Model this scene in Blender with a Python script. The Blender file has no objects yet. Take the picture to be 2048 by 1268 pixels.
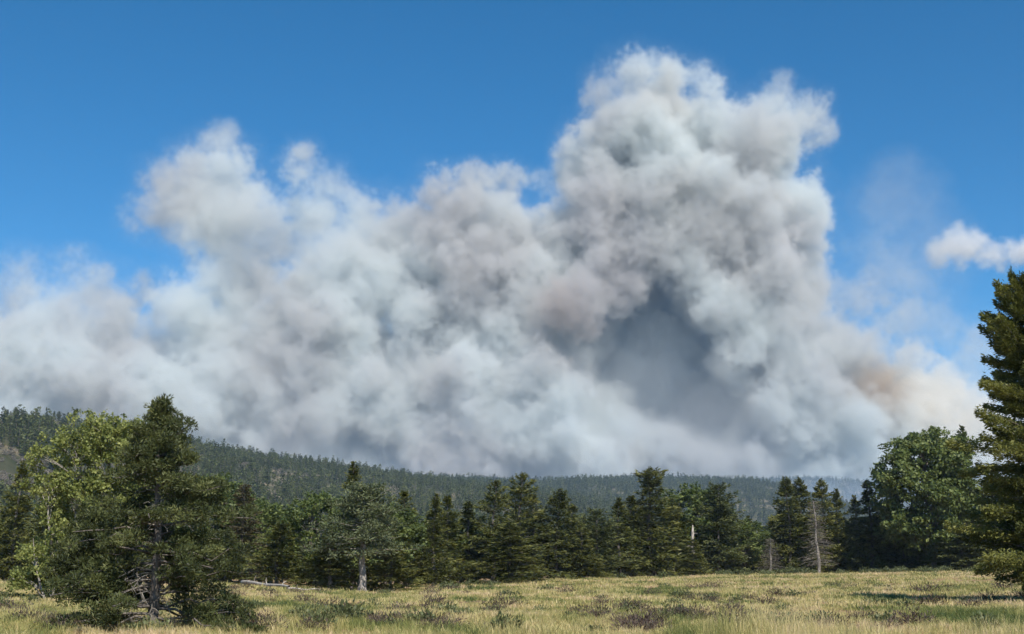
import bpy, math
import numpy as np
from mathutils import Vector

# ---------------------------------------------------------------- camera, sky, sun, exposure
SC = bpy.context.scene
COL = SC.collection
F_PX = 2472.0                       # focal length in pixels of the 2048 wide picture
PITCH = math.atan((1135 - 634) / F_PX)
CAM_H = 1.7
cam_d = bpy.data.cameras.new("camera")
cam_d.sensor_width = 36.0
cam_d.lens = F_PX / 2048.0 * 36.0
cam_d.clip_start = 0.1
cam_d.clip_end = 60000.0
cam = bpy.data.objects.new("camera", cam_d)
COL.objects.link(cam)
cam.location = (0, 0, CAM_H)
cam.rotation_euler = (math.pi / 2 + PITCH, 0, 0)
SC.camera = cam

SUN_EL, SUN_AZ = math.radians(46), math.radians(159)     # azimuth clockwise from the view direction
world = bpy.data.worlds.new("World")
SC.world = world
world.use_nodes = True
wn = world.node_tree.nodes
wl = world.node_tree.links
bg = wn["Background"]
sky = wn.new("ShaderNodeTexSky")
sky.sky_type = 'NISHITA'
sky.sun_disc = False
sky.sun_elevation = SUN_EL
sky.sun_rotation = SUN_AZ
sky.altitude = 2800
sky.air_density = 1.0
sky.dust_density = 0.6
sky.ozone_density = 3.0
hs = wn.new("ShaderNodeHueSaturation")
hs.inputs["Saturation"].default_value = 1.33
hs.inputs["Hue"].default_value = 0.492
wl.new(sky.outputs[0], hs.inputs["Color"])
wl.new(hs.outputs[0], bg.inputs[0])
bg.inputs[1].default_value = 0.10

sun_d = bpy.data.lights.new("sun", 'SUN')
sun_d.energy = 4.7
sun_d.angle = math.radians(0.53)
sun_d.color = (1.0, 0.93, 0.83)
sun = bpy.data.objects.new("sun", sun_d)
COL.objects.link(sun)
sdir = Vector((math.sin(SUN_AZ) * math.cos(SUN_EL), math.cos(SUN_AZ) * math.cos(SUN_EL), math.sin(SUN_EL)))
sun.rotation_euler = sdir.to_track_quat('Z', 'Y').to_euler()
sun.location = (60, -40, 90)

SC.view_settings.view_transform = 'Standard'
SC.view_settings.look = 'None'
SC.view_settings.exposure = 0.5
SC.view_settings.gamma = 1.0
SC.view_settings.use_curve_mapping = False
cy = SC.cycles
cy.max_bounces = 10
cy.diffuse_bounces = 3
cy.glossy_bounces = 2
cy.transmission_bounces = 3
cy.volume_bounces = 6
cy.transparent_max_bounces = 8
cy.volume_step_rate = 3.8
cy.volume_max_steps = 512
cy.use_denoising = True
cy.use_adaptive_sampling = True
cy.adaptive_threshold = 0.03
cy.adaptive_min_samples = 32
cy.sample_clamp_indirect = 6.0


# ---------------------------------------------------------------- helpers
CP, SP = math.cos(PITCH), math.sin(PITCH)


def at(px, py, D):
    """world point seen at photo pixel (px, py) that lies D metres ahead"""
    X, U = (px - 1024) / F_PX, (634 - py) / F_PX
    t = D / (CP - SP * U)
    return np.array([X * t, D, CAM_H + t * (SP + CP * U)])


def px_of(x, y):
    return 1024 + F_PX * (x / np.maximum(y, 1.0)) / CP * 1.0


def build_mesh(name, V, F, mat=None, tint=None, smooth=False):
    """V (n,3), F (m,k) with one k"""
    V = np.asarray(V, dtype=np.float32)
    F = np.asarray(F, dtype=np.int32)
    me = bpy.data.meshes.new(name)
    n, m, k = len(V), len(F), F.shape[1]
    me.vertices.add(n)
    me.vertices.foreach_set("co", V.ravel())
    me.loops.add(m * k)
    me.loops.foreach_set("vertex_index", F.ravel())
    me.polygons.add(m)
    me.polygons.foreach_set("loop_start", np.arange(0, m * k, k, dtype=np.int32))
    if smooth:
        me.polygons.foreach_set("use_smooth", np.ones(m, dtype=bool))
    me.update(calc_edges=True)
    if tint is not None:
        a = me.attributes.new("tint", 'FLOAT', 'POINT')
        a.data.foreach_set("value", np.asarray(tint, dtype=np.float32))
    if mat:
        me.materials.append(mat)
    return me


def link(name, data, parent=None):
    o = bpy.data.objects.new(name, data)
    COL.objects.link(o)
    if parent is not None:
        o.parent = parent
    return o


def tag(o, label=None, cat=None, group=None, kind=None):
    if label: o["label"] = label
    if cat: o["category"] = cat
    if group: o["group"] = group
    if kind: o["kind"] = kind
    return o


def unit(a):
    return a / np.maximum(np.linalg.norm(a, axis=-1, keepdims=True), 1e-9)


def smooth01(t):
    t = np.clip(t, 0, 1)
    return t * t * (3 - 2 * t)


def vnoise(x, y, seed=0):
    """smooth 2-D value noise, -1..1"""
    x = np.asarray(x, dtype=np.float64); y = np.asarray(y, dtype=np.float64)
    xi, yi = np.floor(x).astype(np.int64), np.floor(y).astype(np.int64)
    xf, yf = x - xi, y - yi
    def h(a, b):
        n = (a * 374761393 + b * 668265263 + seed * 974711) & 0x7fffffff
        n = ((n ^ (n >> 13)) * 1274126177) & 0x7fffffff
        return ((n ^ (n >> 16)) & 0xffff) / 32767.5 - 1.0
    u, v = xf * xf * (3 - 2 * xf), yf * yf * (3 - 2 * yf)
    return (h(xi, yi) * (1 - u) + h(xi + 1, yi) * u) * (1 - v) + (h(xi, yi + 1) * (1 - u) + h(xi + 1, yi + 1) * u) * v


# ---------------------------------------------------------------- materials
def node_mat(name):
    m = bpy.data.materials.new(name)
    m.use_nodes = True
    nt = m.node_tree
    nt.nodes.clear()
    out = nt.nodes.new("ShaderNodeOutputMaterial")
    return m, nt, nt.nodes, nt.links, out


def ramp(nodes, stops):
    r = nodes.new("ShaderNodeValToRGB")
    e = r.color_ramp.elements
    while len(e) > 1: e.remove(e[0])
    e[0].position, e[0].color = stops[0][0], (*stops[0][1], 1)
    for p, c in stops[1:]:
        n = e.new(p); n.color = (*c, 1)
    return r


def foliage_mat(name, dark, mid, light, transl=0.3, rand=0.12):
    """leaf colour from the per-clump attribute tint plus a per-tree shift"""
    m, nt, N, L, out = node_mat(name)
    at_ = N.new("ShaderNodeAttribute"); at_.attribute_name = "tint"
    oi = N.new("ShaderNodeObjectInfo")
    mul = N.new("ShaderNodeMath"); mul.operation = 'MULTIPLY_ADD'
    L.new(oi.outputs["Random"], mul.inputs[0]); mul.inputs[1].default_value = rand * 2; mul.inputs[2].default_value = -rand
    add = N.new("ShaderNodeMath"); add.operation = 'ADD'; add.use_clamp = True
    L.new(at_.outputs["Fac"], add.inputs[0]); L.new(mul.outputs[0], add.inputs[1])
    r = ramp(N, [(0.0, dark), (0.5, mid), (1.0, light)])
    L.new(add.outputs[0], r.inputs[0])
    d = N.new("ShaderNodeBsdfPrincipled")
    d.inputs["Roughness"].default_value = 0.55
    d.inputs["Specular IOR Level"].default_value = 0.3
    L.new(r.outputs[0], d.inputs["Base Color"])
    t = N.new("ShaderNodeBsdfTranslucent"); L.new(r.outputs[0], t.inputs[0])
    mx = N.new("ShaderNodeMixShader"); mx.inputs[0].default_value = transl
    L.new(d.outputs[0], mx.inputs[1]); L.new(t.outputs[0], mx.inputs[2])
    L.new(mx.outputs[0], out.inputs[0])
    return m


def bark_mat(name, a, b, scale=8.0, stretch=(1, 1, 0.3)):
    m, nt, N, L, out = node_mat(name)
    tc = N.new("ShaderNodeTexCoord")
    mp = N.new("ShaderNodeMapping"); mp.inputs["Scale"].default_value = stretch
    L.new(tc.outputs["Object"], mp.inputs[0])
    n = N.new("ShaderNodeTexNoise"); n.inputs["Scale"].default_value = scale; n.inputs["Detail"].default_value = 5
    L.new(mp.outputs[0], n.inputs[0])
    r = ramp(N, [(0.35, a), (0.65, b)])
    L.new(n.outputs[0], r.inputs[0])
    d = N.new("ShaderNodeBsdfPrincipled"); d.inputs["Roughness"].default_value = 0.85
    L.new(r.outputs[0], d.inputs["Base Color"])
    bp = N.new("ShaderNodeBump"); bp.inputs["Strength"].default_value = 0.5; bp.inputs["Distance"].default_value = 0.03
    L.new(n.outputs[0], bp.inputs["Height"]); L.new(bp.outputs[0], d.inputs["Normal"])
    L.new(d.outputs[0], out.inputs[0])
    return m


M_SPRUCE = foliage_mat("spruce_needles", (0.022, 0.030, 0.008), (0.084, 0.096, 0.023), (0.20, 0.20, 0.056), 0.32)
M_SPRUCE_BIG = foliage_mat("golden_green_needles", (0.026, 0.036, 0.009), (0.088, 0.104, 0.025), (0.20, 0.205, 0.05), 0.34)
M_PINE = foliage_mat("pine_needles", (0.020, 0.028, 0.010), (0.070, 0.086, 0.027), (0.165, 0.178, 0.060), 0.24)
M_PALE = foliage_mat("pale_pine_needles", (0.050, 0.066, 0.028), (0.094, 0.116, 0.052), (0.15, 0.168, 0.078), 0.25)
M_LEAF = foliage_mat("broad_leaves", (0.045, 0.070, 0.018), (0.115, 0.150, 0.040), (0.22, 0.25, 0.08), 0.3)
M_ASPEN = foliage_mat("aspen_leaves", (0.09, 0.12, 0.028), (0.21, 0.24, 0.065), (0.38, 0.40, 0.14), 0.4)
M_DRYNEEDLE = foliage_mat("rusty_needles", (0.040, 0.034, 0.016), (0.075, 0.064, 0.028), (0.118, 0.092, 0.046), 0.2)
M_GREYTWIG = foliage_mat("grey_dead_twigs", (0.10, 0.088, 0.072), (0.17, 0.15, 0.125), (0.27, 0.24, 0.20), 0.05)
M_FAR = foliage_mat("hillside_needles", (0.022, 0.032, 0.009), (0.058, 0.076, 0.021), (0.125, 0.142, 0.045), 0.15, 0.42)
M_BARK = bark_mat("brown_bark", (0.060, 0.050, 0.042), (0.17, 0.15, 0.13))
M_BARKPALE = bark_mat("pale_bark", (0.10, 0.088, 0.075), (0.36, 0.33, 0.285), 12)
M_WHITE = bark_mat("bleached_wood", (0.20, 0.175, 0.145), (0.55, 0.50, 0.43), 10)
M_BROWNSHRUB = foliage_mat("brown_shrub_twigs", (0.036, 0.025, 0.020), (0.085, 0.060, 0.047), (0.16, 0.12, 0.092), 0.1, 0.3)
M_GREENSHRUB = foliage_mat("green_shrub_leaves", (0.055, 0.068, 0.026), (0.105, 0.125, 0.05), (0.17, 0.185, 0.085), 0.2, 0.3)


# colour of the meadow as a function of place; shared by soil and grass
def meadow_patches(N, L):
    """returns sockets: green 0..1, dry 0..1 (world position noises)"""
    g = N.new("ShaderNodeNewGeometry")
    mp = N.new("ShaderNodeMapping"); mp.inputs["Scale"].default_value = (1.0, 0.55, 1.0)
    L.new(g.outputs["Position"], mp.inputs[0])
    n1 = N.new("ShaderNodeTexNoise"); n1.inputs["Scale"].default_value = 0.16; n1.inputs["Detail"].default_value = 4; n1.inputs["Roughness"].default_value = 0.6
    n2 = N.new("ShaderNodeTexNoise"); n2.inputs["Scale"].default_value = 0.9; n2.inputs["Detail"].default_value = 3
    L.new(mp.outputs[0], n1.inputs[0]); L.new(mp.outputs[0], n2.inputs[0])
    return g, n1.outputs[0], n2.outputs[0]


def grass_mat():
    m, nt, N, L, out = node_mat("meadow_grass")
    g, a, b = meadow_patches(N, L)
    oi = N.new("ShaderNodeObjectInfo")
    s1 = N.new("ShaderNodeMath"); s1.operation = 'MULTIPLY_ADD'; L.new(a, s1.inputs[0]); s1.inputs[1].default_value = 3.2; s1.inputs[2].default_value = -1.30
    s2 = N.new("ShaderNodeMath"); s2.operation = 'MULTIPLY_ADD'; L.new(b, s2.inputs[0]); s2.inputs[1].default_value = 1.2; L.new(s1.outputs[0], s2.inputs[2])
    s3 = N.new("ShaderNodeMath"); s3.operation = 'MULTIPLY_ADD'; L.new(oi.outputs["Random"], s3.inputs[0]); s3.inputs[1].default_value = 0.5
    L.new(s2.outputs[0], s3.inputs[2])
    s4 = N.new("ShaderNodeMath"); s4.operation = 'ADD'; s4.use_clamp = True; L.new(s3.outputs[0], s4.inputs[0]); s4.inputs[1].default_value = -0.66
    r = ramp(N, [(0.0, (0.10, 0.135, 0.040)), (0.25, (0.23, 0.245, 0.075)), (0.5, (0.42, 0.375, 0.15)), (0.75, (0.56, 0.475, 0.23)), (1.0, (0.58, 0.45, 0.28))])
    L.new(s4.outputs[0], r.inputs[0])
    d = N.new("ShaderNodeBsdfPrincipled"); d.inputs["Roughness"].default_value = 0.6; d.inputs["Specular IOR Level"].default_value = 0.25
    L.new(r.outputs[0], d.inputs["Base Color"])
    t = N.new("ShaderNodeBsdfTranslucent"); L.new(r.outputs[0], t.inputs[0])
    mx = N.new("ShaderNodeMixShader"); mx.inputs[0].default_value = 0.3
    L.new(d.outputs[0], mx.inputs[1]); L.new(t.outputs[0], mx.inputs[2]); L.new(mx.outputs[0], out.inputs[0])
    return m


def soil_mat():
    m, nt, N, L, out = node_mat("meadow_soil")
    g, a, b = meadow_patches(N, L)
    n3 = N.new("ShaderNodeTexNoise"); n3.inputs["Scale"].default_value = 3.0; n3.inputs["Detail"].default_value = 8; n3.inputs["Roughness"].default_value = 0.7
    L.new(g.outputs["Position"], n3.inputs[0])
    s1 = N.new("ShaderNodeMath"); s1.operation = 'MULTIPLY_ADD'; L.new(a, s1.inputs[0]); s1.inputs[1].default_value = 1.2; s1.inputs[2].default_value = -0.5
    s2 = N.new("ShaderNodeMath"); s2.operation = 'MULTIPLY_ADD'; s2.use_clamp = True; L.new(n3.outputs[0], s2.inputs[0]); s2.inputs[1].default_value = 0.8; L.new(s1.outputs[0], s2.inputs[2])
    r = ramp(N, [(0.2, (0.11, 0.10, 0.045)), (0.5, (0.28, 0.19, 0.10)), (0.8, (0.46, 0.30, 0.17))])
    L.new(s2.outputs[0], r.inputs[0])
    d = N.new("ShaderNodeBsdfPrincipled"); d.inputs["Roughness"].default_value = 0.95; d.inputs["Specular IOR Level"].default_value = 0.1
    L.new(r.outputs[0], d.inputs["Base Color"])
    bp = N.new("ShaderNodeBump"); bp.inputs["Strength"].default_value = 0.6; bp.inputs["Distance"].default_value = 0.1
    L.new(n3.outputs[0], bp.inputs["Height"]); L.new(bp.outputs[0], d.inputs["Normal"])
    L.new(d.outputs[0], out.inputs[0])
    return m


def slope_mat(name, a, b, c, scale):
    m, nt, N, L, out = node_mat(name)
    g = N.new("ShaderNodeNewGeometry")
    n = N.new("ShaderNodeTexNoise"); n.inputs["Scale"].default_value = scale; n.inputs["Detail"].default_value = 8; n.inputs["Roughness"].default_value = 0.65
    L.new(g.outputs["Position"], n.inputs[0])
    r = ramp(N, [(0.35, a), (0.52, b), (0.68, c)])
    L.new(n.outputs[0], r.inputs[0])
    d = N.new("ShaderNodeBsdfPrincipled"); d.inputs["Roughness"].default_value = 0.95; d.inputs["Specular IOR Level"].default_value = 0.1
    L.new(r.outputs[0], d.inputs["Base Color"]); L.new(d.outputs[0], out.inputs[0])
    return m


M_GRASS = grass_mat()
M_SOIL = soil_mat()
M_SLOPE = slope_mat("forest_slope_soil", (0.035, 0.042, 0.02), (0.065, 0.064, 0.036), (0.24, 0.20, 0.14), 0.02)

# ---------------------------------------------------------------- ground
EDGE_PX = np.array([-600, 0, 300, 480, 600, 725, 830, 1000, 1100, 1300, 1500, 1700, 1860, 2048, 2600], float)
EDGE_PY = np.array([1162, 1164, 1166, 1170, 1176, 1184, 1179, 1166, 1159, 1155, 1149, 1147, 1144, 1142, 1140], float)
EDGE_D = np.array([112, 112, 112, 108, 104, 100, 108, 130, 150, 165, 172, 172, 165, 150, 150], float)
EDGE_Z = np.array([at(a, b, c)[2] for a, b, c in zip(EDGE_PX, EDGE_PY, EDGE_D)])


def edge_d(px):
    return np.interp(px, EDGE_PX, EDGE_D)


def gz(x, y):
    """height of the meadow and of the flat forest floor behind it"""
    x = np.asarray(x, float); y = np.asarray(y, float)
    px = px_of(x, y)
    Dt, Zt = np.interp(px, EDGE_PX, EDGE_D), np.interp(px, EDGE_PX, EDGE_Z)
    w = smooth01((y - 26) / np.maximum(Dt - 26, 1))
    z = Zt * w
    z = z + (0.10 * vnoise(x * 0.11, y * 0.08, 3) + 0.05 * vnoise(x * 0.45, y * 0.4, 5)) * smooth01((y - 5) / 20) * (1 - 0.6 * w)
    z = z - 6 * smooth01((y - Dt - 60) / 600) 
    return z


def axis_points(breaks):
    out = []
    for a, b, s in breaks:
        out.append(np.arange(a, b, s))
    out.append([breaks[-1][1]])
    return np.unique(np.concatenate(out))


ys = axis_points([(-60, 0, 10), (0, 20, 2), (20, 80, 0.6), (80, 200, 1.5), (200, 600, 20), (600, 16000, 700)])
us = axis_points([(-9000, -1000, 1000), (-1000, -120, 80), (-120, -40, 3), (-40, 40, 0.8), (40, 120, 3), (120, 1000, 80), (1000, 9000, 1000)])
GX, GY = np.meshgrid(us, ys)
GZ = gz(GX, GY)
V = np.stack([GX, GY, GZ], -1).reshape(-1, 3)
nyy, nxx = GX.shape
I = np.arange(nyy * nxx).reshape(nyy, nxx)
Fq = np.stack([I[:-1, :-1], I[:-1, 1:], I[1:, 1:], I[1:, :-1]], -1).reshape(-1, 4)
tag(link("ground", build_mesh("ground", V, Fq, M_SOIL, smooth=True)), "dry meadow ground running back to the forest edge", None, kind="structure")


# ---------------------------------------------------------------- hills
class Hill:
    def __init__(self, name, label, prof, dprof, d0, back, seed, mat, rough):
        self.px = np.array([p[0] for p in prof], float)
        self.D = np.interp(self.px, [p[0] for p in dprof], [p[1] for p in dprof])
        self.z = np.array([at(p[0], p[1], d)[2] for p, d in zip(prof, self.D)])
        self.d0, self.back, self.seed, self.rough = d0, back, seed, rough
        u = np.linspace(self.px[0], self.px[-1], 200)
        v = np.concatenate([np.linspace(0, 1, 40), np.linspace(1.04, 1.5, 8)])
        PXg, Vg = np.meshgrid(u, v)
        X, Y, Z = self.point(PXg, Vg)
        n, m = PXg.shape
        I = np.arange(n * m).reshape(n, m)
        Fq = np.stack([I[:-1, :-1], I[:-1, 1:], I[1:, 1:], I[1:, :-1]], -1).reshape(-1, 4)
        tag(link(name, build_mesh(name, np.stack([X, Y, Z], -1).reshape(-1, 3), Fq, mat, smooth=True)), label, None, kind="structure")

    def point(self, px, v):
        Dc = np.interp(px, self.px, self.D); Zc = np.interp(px, self.px, self.z)
        Y = self.d0 + (Dc - self.d0) * v
        X = (px - 1024) / F_PX * CP * Y
        prof = np.where(v <= 1, smooth01(v * 0.92) / smooth01(0.92), 1 - 0.6 * np.clip(v - 1, 0, 1))
        nz = self.rough * (vnoise(X * 0.006, Y * 0.004, self.seed) * 1.0 + 0.5 * vnoise(X * 0.016, Y * 0.011, self.seed + 1))
        return X, Y, -8 + (Zc + 8) * prof + nz * np.clip(v * (1 - v) * 4, 0, 1)


HILL_L = Hill("left_hillside", "wooded slope with bare brown patches rising at the left edge of the meadow",
              [(-500, 770), (-200, 815), (0, 838), (60, 846), (160, 862), (250, 880), (350, 898), (430, 911), (520, 925), (600, 936), (700, 951), (780, 960), (900, 972), (1050, 990), (1300, 1030), (1500, 1140)],
              [(-500, 700), (0, 820), (430, 1250), (700, 1500), (850, 1700), (1500, 1800)], 300, 300, 11, M_SLOPE, 9)
HILL_M = Hill("middle_ridge", "long level wooded ridge crossing behind the forest edge",
              [(300, 975), (700, 968), (850, 967), (950, 968), (1080, 973), (1200, 967), (1300, 964), (1400, 966), (1500, 970), (1560, 980), (1640, 1003), (1720, 1022), (1900, 1050), (2400, 1070)],
              [(300, 2300), (1100, 2300), (1300, 2700), (1600, 2700), (2400, 2700)], 900, 400, 23, M_SLOPE, 12)
HILL_F = Hill("far_ridge", "bluish far ridge at the foot of the smoke",
              [(1100, 1000), (1400, 985), (1500, 963), (1600, 957), (1700, 962), (1780, 968), (1900, 985), (2048, 975), (2500, 965)],
              [(1100, 4350), (2500, 4350)], 3200, 200, 37, M_SLOPE, 12)


# ---------------------------------------------------------------- plant geometry (numpy)
def tubes(paths, sides=5):
    """paths: list of (points (k,3), radii (k,)) -> V, F quads"""
    VV, FF, base = [], [], 0
    for P, R in paths:
        P = np.asarray(P, float); R = np.asarray(R, float); k = len(P)
        T = unit(np.gradient(P, axis=0))
        up = np.array([0.0, 0, 1]) if abs(T[0][2]) < 0.9 else np.array([1.0, 0, 0])
        A = unit(np.cross(T, up)); B = np.cross(T, A)
        ang = np.arange(sides) * 2 * math.pi / sides
        ring = P[:, None, :] + R[:, None, None] * (np.cos(ang)[None, :, None] * A[:, None, :] + np.sin(ang)[None, :, None] * B[:, None, :])
        VV.append(ring.reshape(-1, 3))
        i = np.arange(k - 1)[:, None] * sides + np.arange(sides)[None, :]
        j = np.arange(k - 1)[:, None] * sides + (np.arange(sides)[None, :] + 1) % sides
        FF.append(base + np.stack([i, j, j + sides, i + sides], -1).reshape(-1, 4))
        base += k * sides
    return np.concatenate(VV), np.concatenate(FF)


def blades(C, Dv, ln, wd, rng, tint):
    """pointed kite per centre: C, Dv (n,3), ln, wd (n,) -> V, F, tint"""
    n = len(C)
    Dv = unit(Dv)
    side = unit(np.cross(Dv, rng.normal(size=(n, 3))))
    a = C
    b = C + Dv * (ln * 0.45)[:, None] + side * (wd * 0.5)[:, None]
    c = C + Dv * ln[:, None]
    d = C + Dv * (ln * 0.45)[:, None] - side * (wd * 0.5)[:, None]
    V = np.stack([a, b, c, d], 1).reshape(-1, 3)
    F = np.arange(n * 4).reshape(n, 4)
    return V, F, np.repeat(tint, 4)


def conifer_parts(rng, H=12.0, R=2.6, z0=0.06, nbr=240, per=56, bl=0.34, bw=0.13, droop=0.30, up=0.12, power=0.85, ragged=0.25,
                  trunk_r=0.17, fan=0.30, topknot=0.0, bare=0.0, wood_from=0.0, zjit=0.11):
    """a conifer of drooping fan-shaped branches. returns wood (V,F), needles (V,F,tint)"""
    t = np.sort(rng.random(nbr) ** 0.92)
    az = (np.arange(nbr) * 2.399963 + rng.normal(0, 0.5, nbr)) % (2 * math.pi)
    z = H * (z0 + (0.985 - z0) * t)
    env = (1 - t) ** power
    if topknot:
        env = np.where(t > 0.78, np.maximum(env, topknot * np.sin(np.clip((t - 0.76) / 0.24, 0, 1) * math.pi) ** 0.6), env * np.where(t > 0.7, 0.75, 1))
    lump = 1 + ragged * 0.8 * np.sin(t * 23 + az * 1.0 + rng.random() * 6) * (1 - t)
    Lb = R * (env * 0.96 + 0.035) * np.clip(rng.normal(0.88, ragged, nbr), 0.35, 1.25) * lump
    sag = droop * rng.uniform(0.6, 1.4, nbr) * (1 - 0.75 * t)
    rise = up * rng.uniform(0.3, 1.6, nbr) + 0.75 * t ** 3
    ca, sa = np.cos(az), np.sin(az)
    bx, by = 0.10 * math.sin(rng.random() * 6), 0.10 * math.sin(rng.random() * 6)
    def spine(i, s):
        zz = z[i] + Lb[i] * (rise[i] * s - sag[i] * s ** 1.7)
        return np.stack([ca[i] * s * Lb[i] + bx * np.sin(zz * 0.7), sa[i] * s * Lb[i] + by * np.cos(zz * 0.6), zz], -1)
    cnt = np.maximum((per * (0.30 + 0.70 * Lb / R) * (2.0 / 1.3)).astype(int), 5)
    i = np.repeat(np.arange(nbr), cnt)
    n = len(i)
    s = rng.random(n) ** 0.75
    s = bare + (1 - bare) * s
    lat = rng.uniform(-1, 1, n)
    P = spine(i, s)
    wid = Lb[i] * fan * np.sin(np.clip(s * 0.86 + 0.12, 0, 1) * math.pi) ** 0.7
    latv = np.stack([-sa[i], ca[i], np.zeros(n)], -1)
    out = np.stack([ca[i], sa[i], np.zeros(n)], -1)
    P = P + latv * (lat * wid)[:, None] + np.array([0, 0, -1.0]) * (np.abs(lat) * wid * 0.35 + rng.random(n) * 0.05 * Lb[i])[:, None] + np.array([0, 0, 1.0]) * rng.normal(0, zjit, n)[:, None]
    Dv = out * 0.9 + latv * (lat * 0.9)[:, None] + rng.normal(0, 0.42, (n, 3)) + np.array([0, 0, 0.05]) - np.array([0, 0, 0.35]) * (s * (1 - t[i]))[:, None] + np.array([0, 0, 0.6]) * (t[i] ** 3)[:, None]
    ln = bl * rng.uniform(0.6, 1.3, n) * (0.65 + 0.35 * np.minimum(Lb[i] / R * 2, 1))
    tb = rng.normal(0.45, 0.16, nbr)
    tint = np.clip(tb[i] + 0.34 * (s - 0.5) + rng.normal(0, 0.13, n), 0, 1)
    nV, nF, nT = blades(P, Dv, ln, ln * bw / bl * rng.uniform(0.8, 1.3, n), rng, tint)
    zz = np.linspace(-0.25, H * 0.985, 12)
    tp = np.stack([bx * np.sin(zz * 0.7), by * np.cos(zz * 0.6), zz], -1)
    tr = trunk_r * (1 - zz.clip(0) / H) ** 0.8 + 0.012; tr[0] *= 1.35; tr[1] *= 1.05
    paths = [(tp, tr)]
    sel = np.arange(nbr) if nbr < 130 else np.arange(0, nbr, 2)
    for k in sel:
        if t[k] < wood_from: continue
        ss = np.linspace(0, 0.85, 4)
        paths.append((spine(np.full(4, k), ss), np.linspace(0.20 * trunk_r * (1 - 0.6 * t[k]), 0.02 * trunk_r, 4)))
    wV, wF = tubes(paths[:1], 8)
    if len(paths) > 1:
        v2, f2 = tubes(paths[1:], 3)
        wF = np.concatenate([wF, f2 + len(wV)]); wV = np.concatenate([wV, v2])
    return (wV, wF), (nV, nF, nT)


def clump_parts(rng, clumps, limbs, per=70, bl=0.12, bw=0.05, flat=0.6, leafy=False):
    """clumps: (n,4) x y z r ; limbs: tube paths."""
    C = np.asarray(clumps, float)
    cnt = np.maximum((per * (C[:, 3] / C[:, 3].mean()) ** 2).astype(int), 6)
    i = np.repeat(np.arange(len(C)), cnt); n = len(i)
    d = unit(rng.normal(size=(n, 3)))
    rr = rng.random(n) ** 0.45
    off = d * (rr * C[i, 3])[:, None]; off[:, 2] *= flat
    P = C[i, :3] + off
    if leafy:
        Dv = rng.normal(size=(n, 3)); Dv[:, 2] -= 0.4
    else:
        Dv = d * 0.9 + rng.normal(0, 0.5, (n, 3)) + np.array([0, 0, 0.35])
    ln = bl * rng.uniform(0.6, 1.35, n)
    tint = np.clip(rng.normal(0.45, 0.17, len(C))[i] + rng.normal(0, 0.13, n), 0, 1)
    V_, F_, T_ = blades(P, Dv, ln, ln * bw / bl, rng, tint)
    wV, wF = tubes(limbs[:1], 8)
    if len(limbs) > 1:
        v2, f2 = tubes(limbs[1:], 4)
        wF = np.concatenate([wF, f2 + len(wV)]); wV = np.concatenate([wV, v2])
    return (wV, wF), (V_, F_, T_)


def pine_parts(rng, H, prof, nbr, ncl, cr, per, bl, bw, trunk_r, flat=0.55, z0=0.08, rise=0.15, lean=(0, 0), start=0.35, jit=0.12, gap=0.0, extra=()):
    """irregular pine: prof = [(height fraction, radius right, radius left)] ; clumps along the outer part of level branches"""
    hs = [p[0] for p in prof]
    clumps, limbs = [], []
    zz = np.linspace(-0.2, H * 0.97, 14)
    wob = lambda z: np.stack([lean[0] * z / H + 0.10 * trunk_r * 6 * np.sin(z * 1.1 / H * 5), lean[1] * z / H + 0.05 * np.cos(z * 1.7), z], -1)
    tr = trunk_r * (1 - zz.clip(0) / H) ** 0.75 + 0.012; tr[0] *= 1.5
    limbs.append((wob(zz), tr))
    for k in range(nbr + len(extra)):
        t = z0 + (1 - z0) * ((k + rng.random()) / nbr) ** 0.95
        az = k * 2.399963 + rng.normal(0, 0.35)
        if k >= nbr: t, az = extra[k - nbr][:2]
        c = math.cos(az)
        rR, rL = np.interp(t, hs, [p[1] for p in prof]), np.interp(t, hs, [p[2] for p in prof])
        Lb = (rR * (1 + c) / 2 + rL * (1 - c) / 2) * rng.uniform(0.6, 1.12)
        if k >= nbr: Lb = extra[k - nbr][2]
        elif gap and math.sin(az) < -0.6 and t < 0.85 and rng.random() < gap: continue
        o = wob(np.array([t * H]))[0]
        up_ = rise * rng.uniform(-0.4, 1.6) + 0.9 * t ** 4
        s = np.linspace(0, 1, 6)
        wig = rng.normal(0, 0.04 * Lb, (6, 3)); wig[0] = 0
        P = o + np.stack([c * s * Lb, math.sin(az) * s * Lb, Lb * (up_ * s - 0.10 * s ** 2)], -1) + wig
        limbs.append((P, np.linspace(trunk_r * 0.30 * (1 - 0.6 * t), 0.010, 6)))
        m = max(2, int(ncl * (0.4 + Lb / max(rR, rL, 0.1) * 0.6) * (0.35 + 0.65 * min(1, Lb / (H * 0.3)))))
        for q in range(m):
            sq = start + (1.03 - start) * (q + rng.random()) / m
            b = o + np.array([c * sq * Lb, math.sin(az) * sq * Lb, Lb * (up_ * sq - 0.10 * sq ** 2)])
            side = rng.normal(0, 0.20 * Lb * (0.35 + 0.65 * sq))
            b = b + np.array([-math.sin(az) * side, c * side, abs(rng.normal(0, jit)) * 0.9])
            clumps.append([*b, cr * rng.uniform(0.65, 1.35) * (0.7 + 0.3 * min(1, Lb))])
    # leader clumps
    for q in range(8):
        b = wob(np.array([H * (0.90 + 0.10 * rng.random())]))[0]
        clumps.append([b[0] + rng.normal(0, 0.05), b[1] + rng.normal(0, 0.05), b[2], cr * 0.6])
    return clump_parts(rng, clumps, limbs, per, bl, bw, flat)


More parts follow.
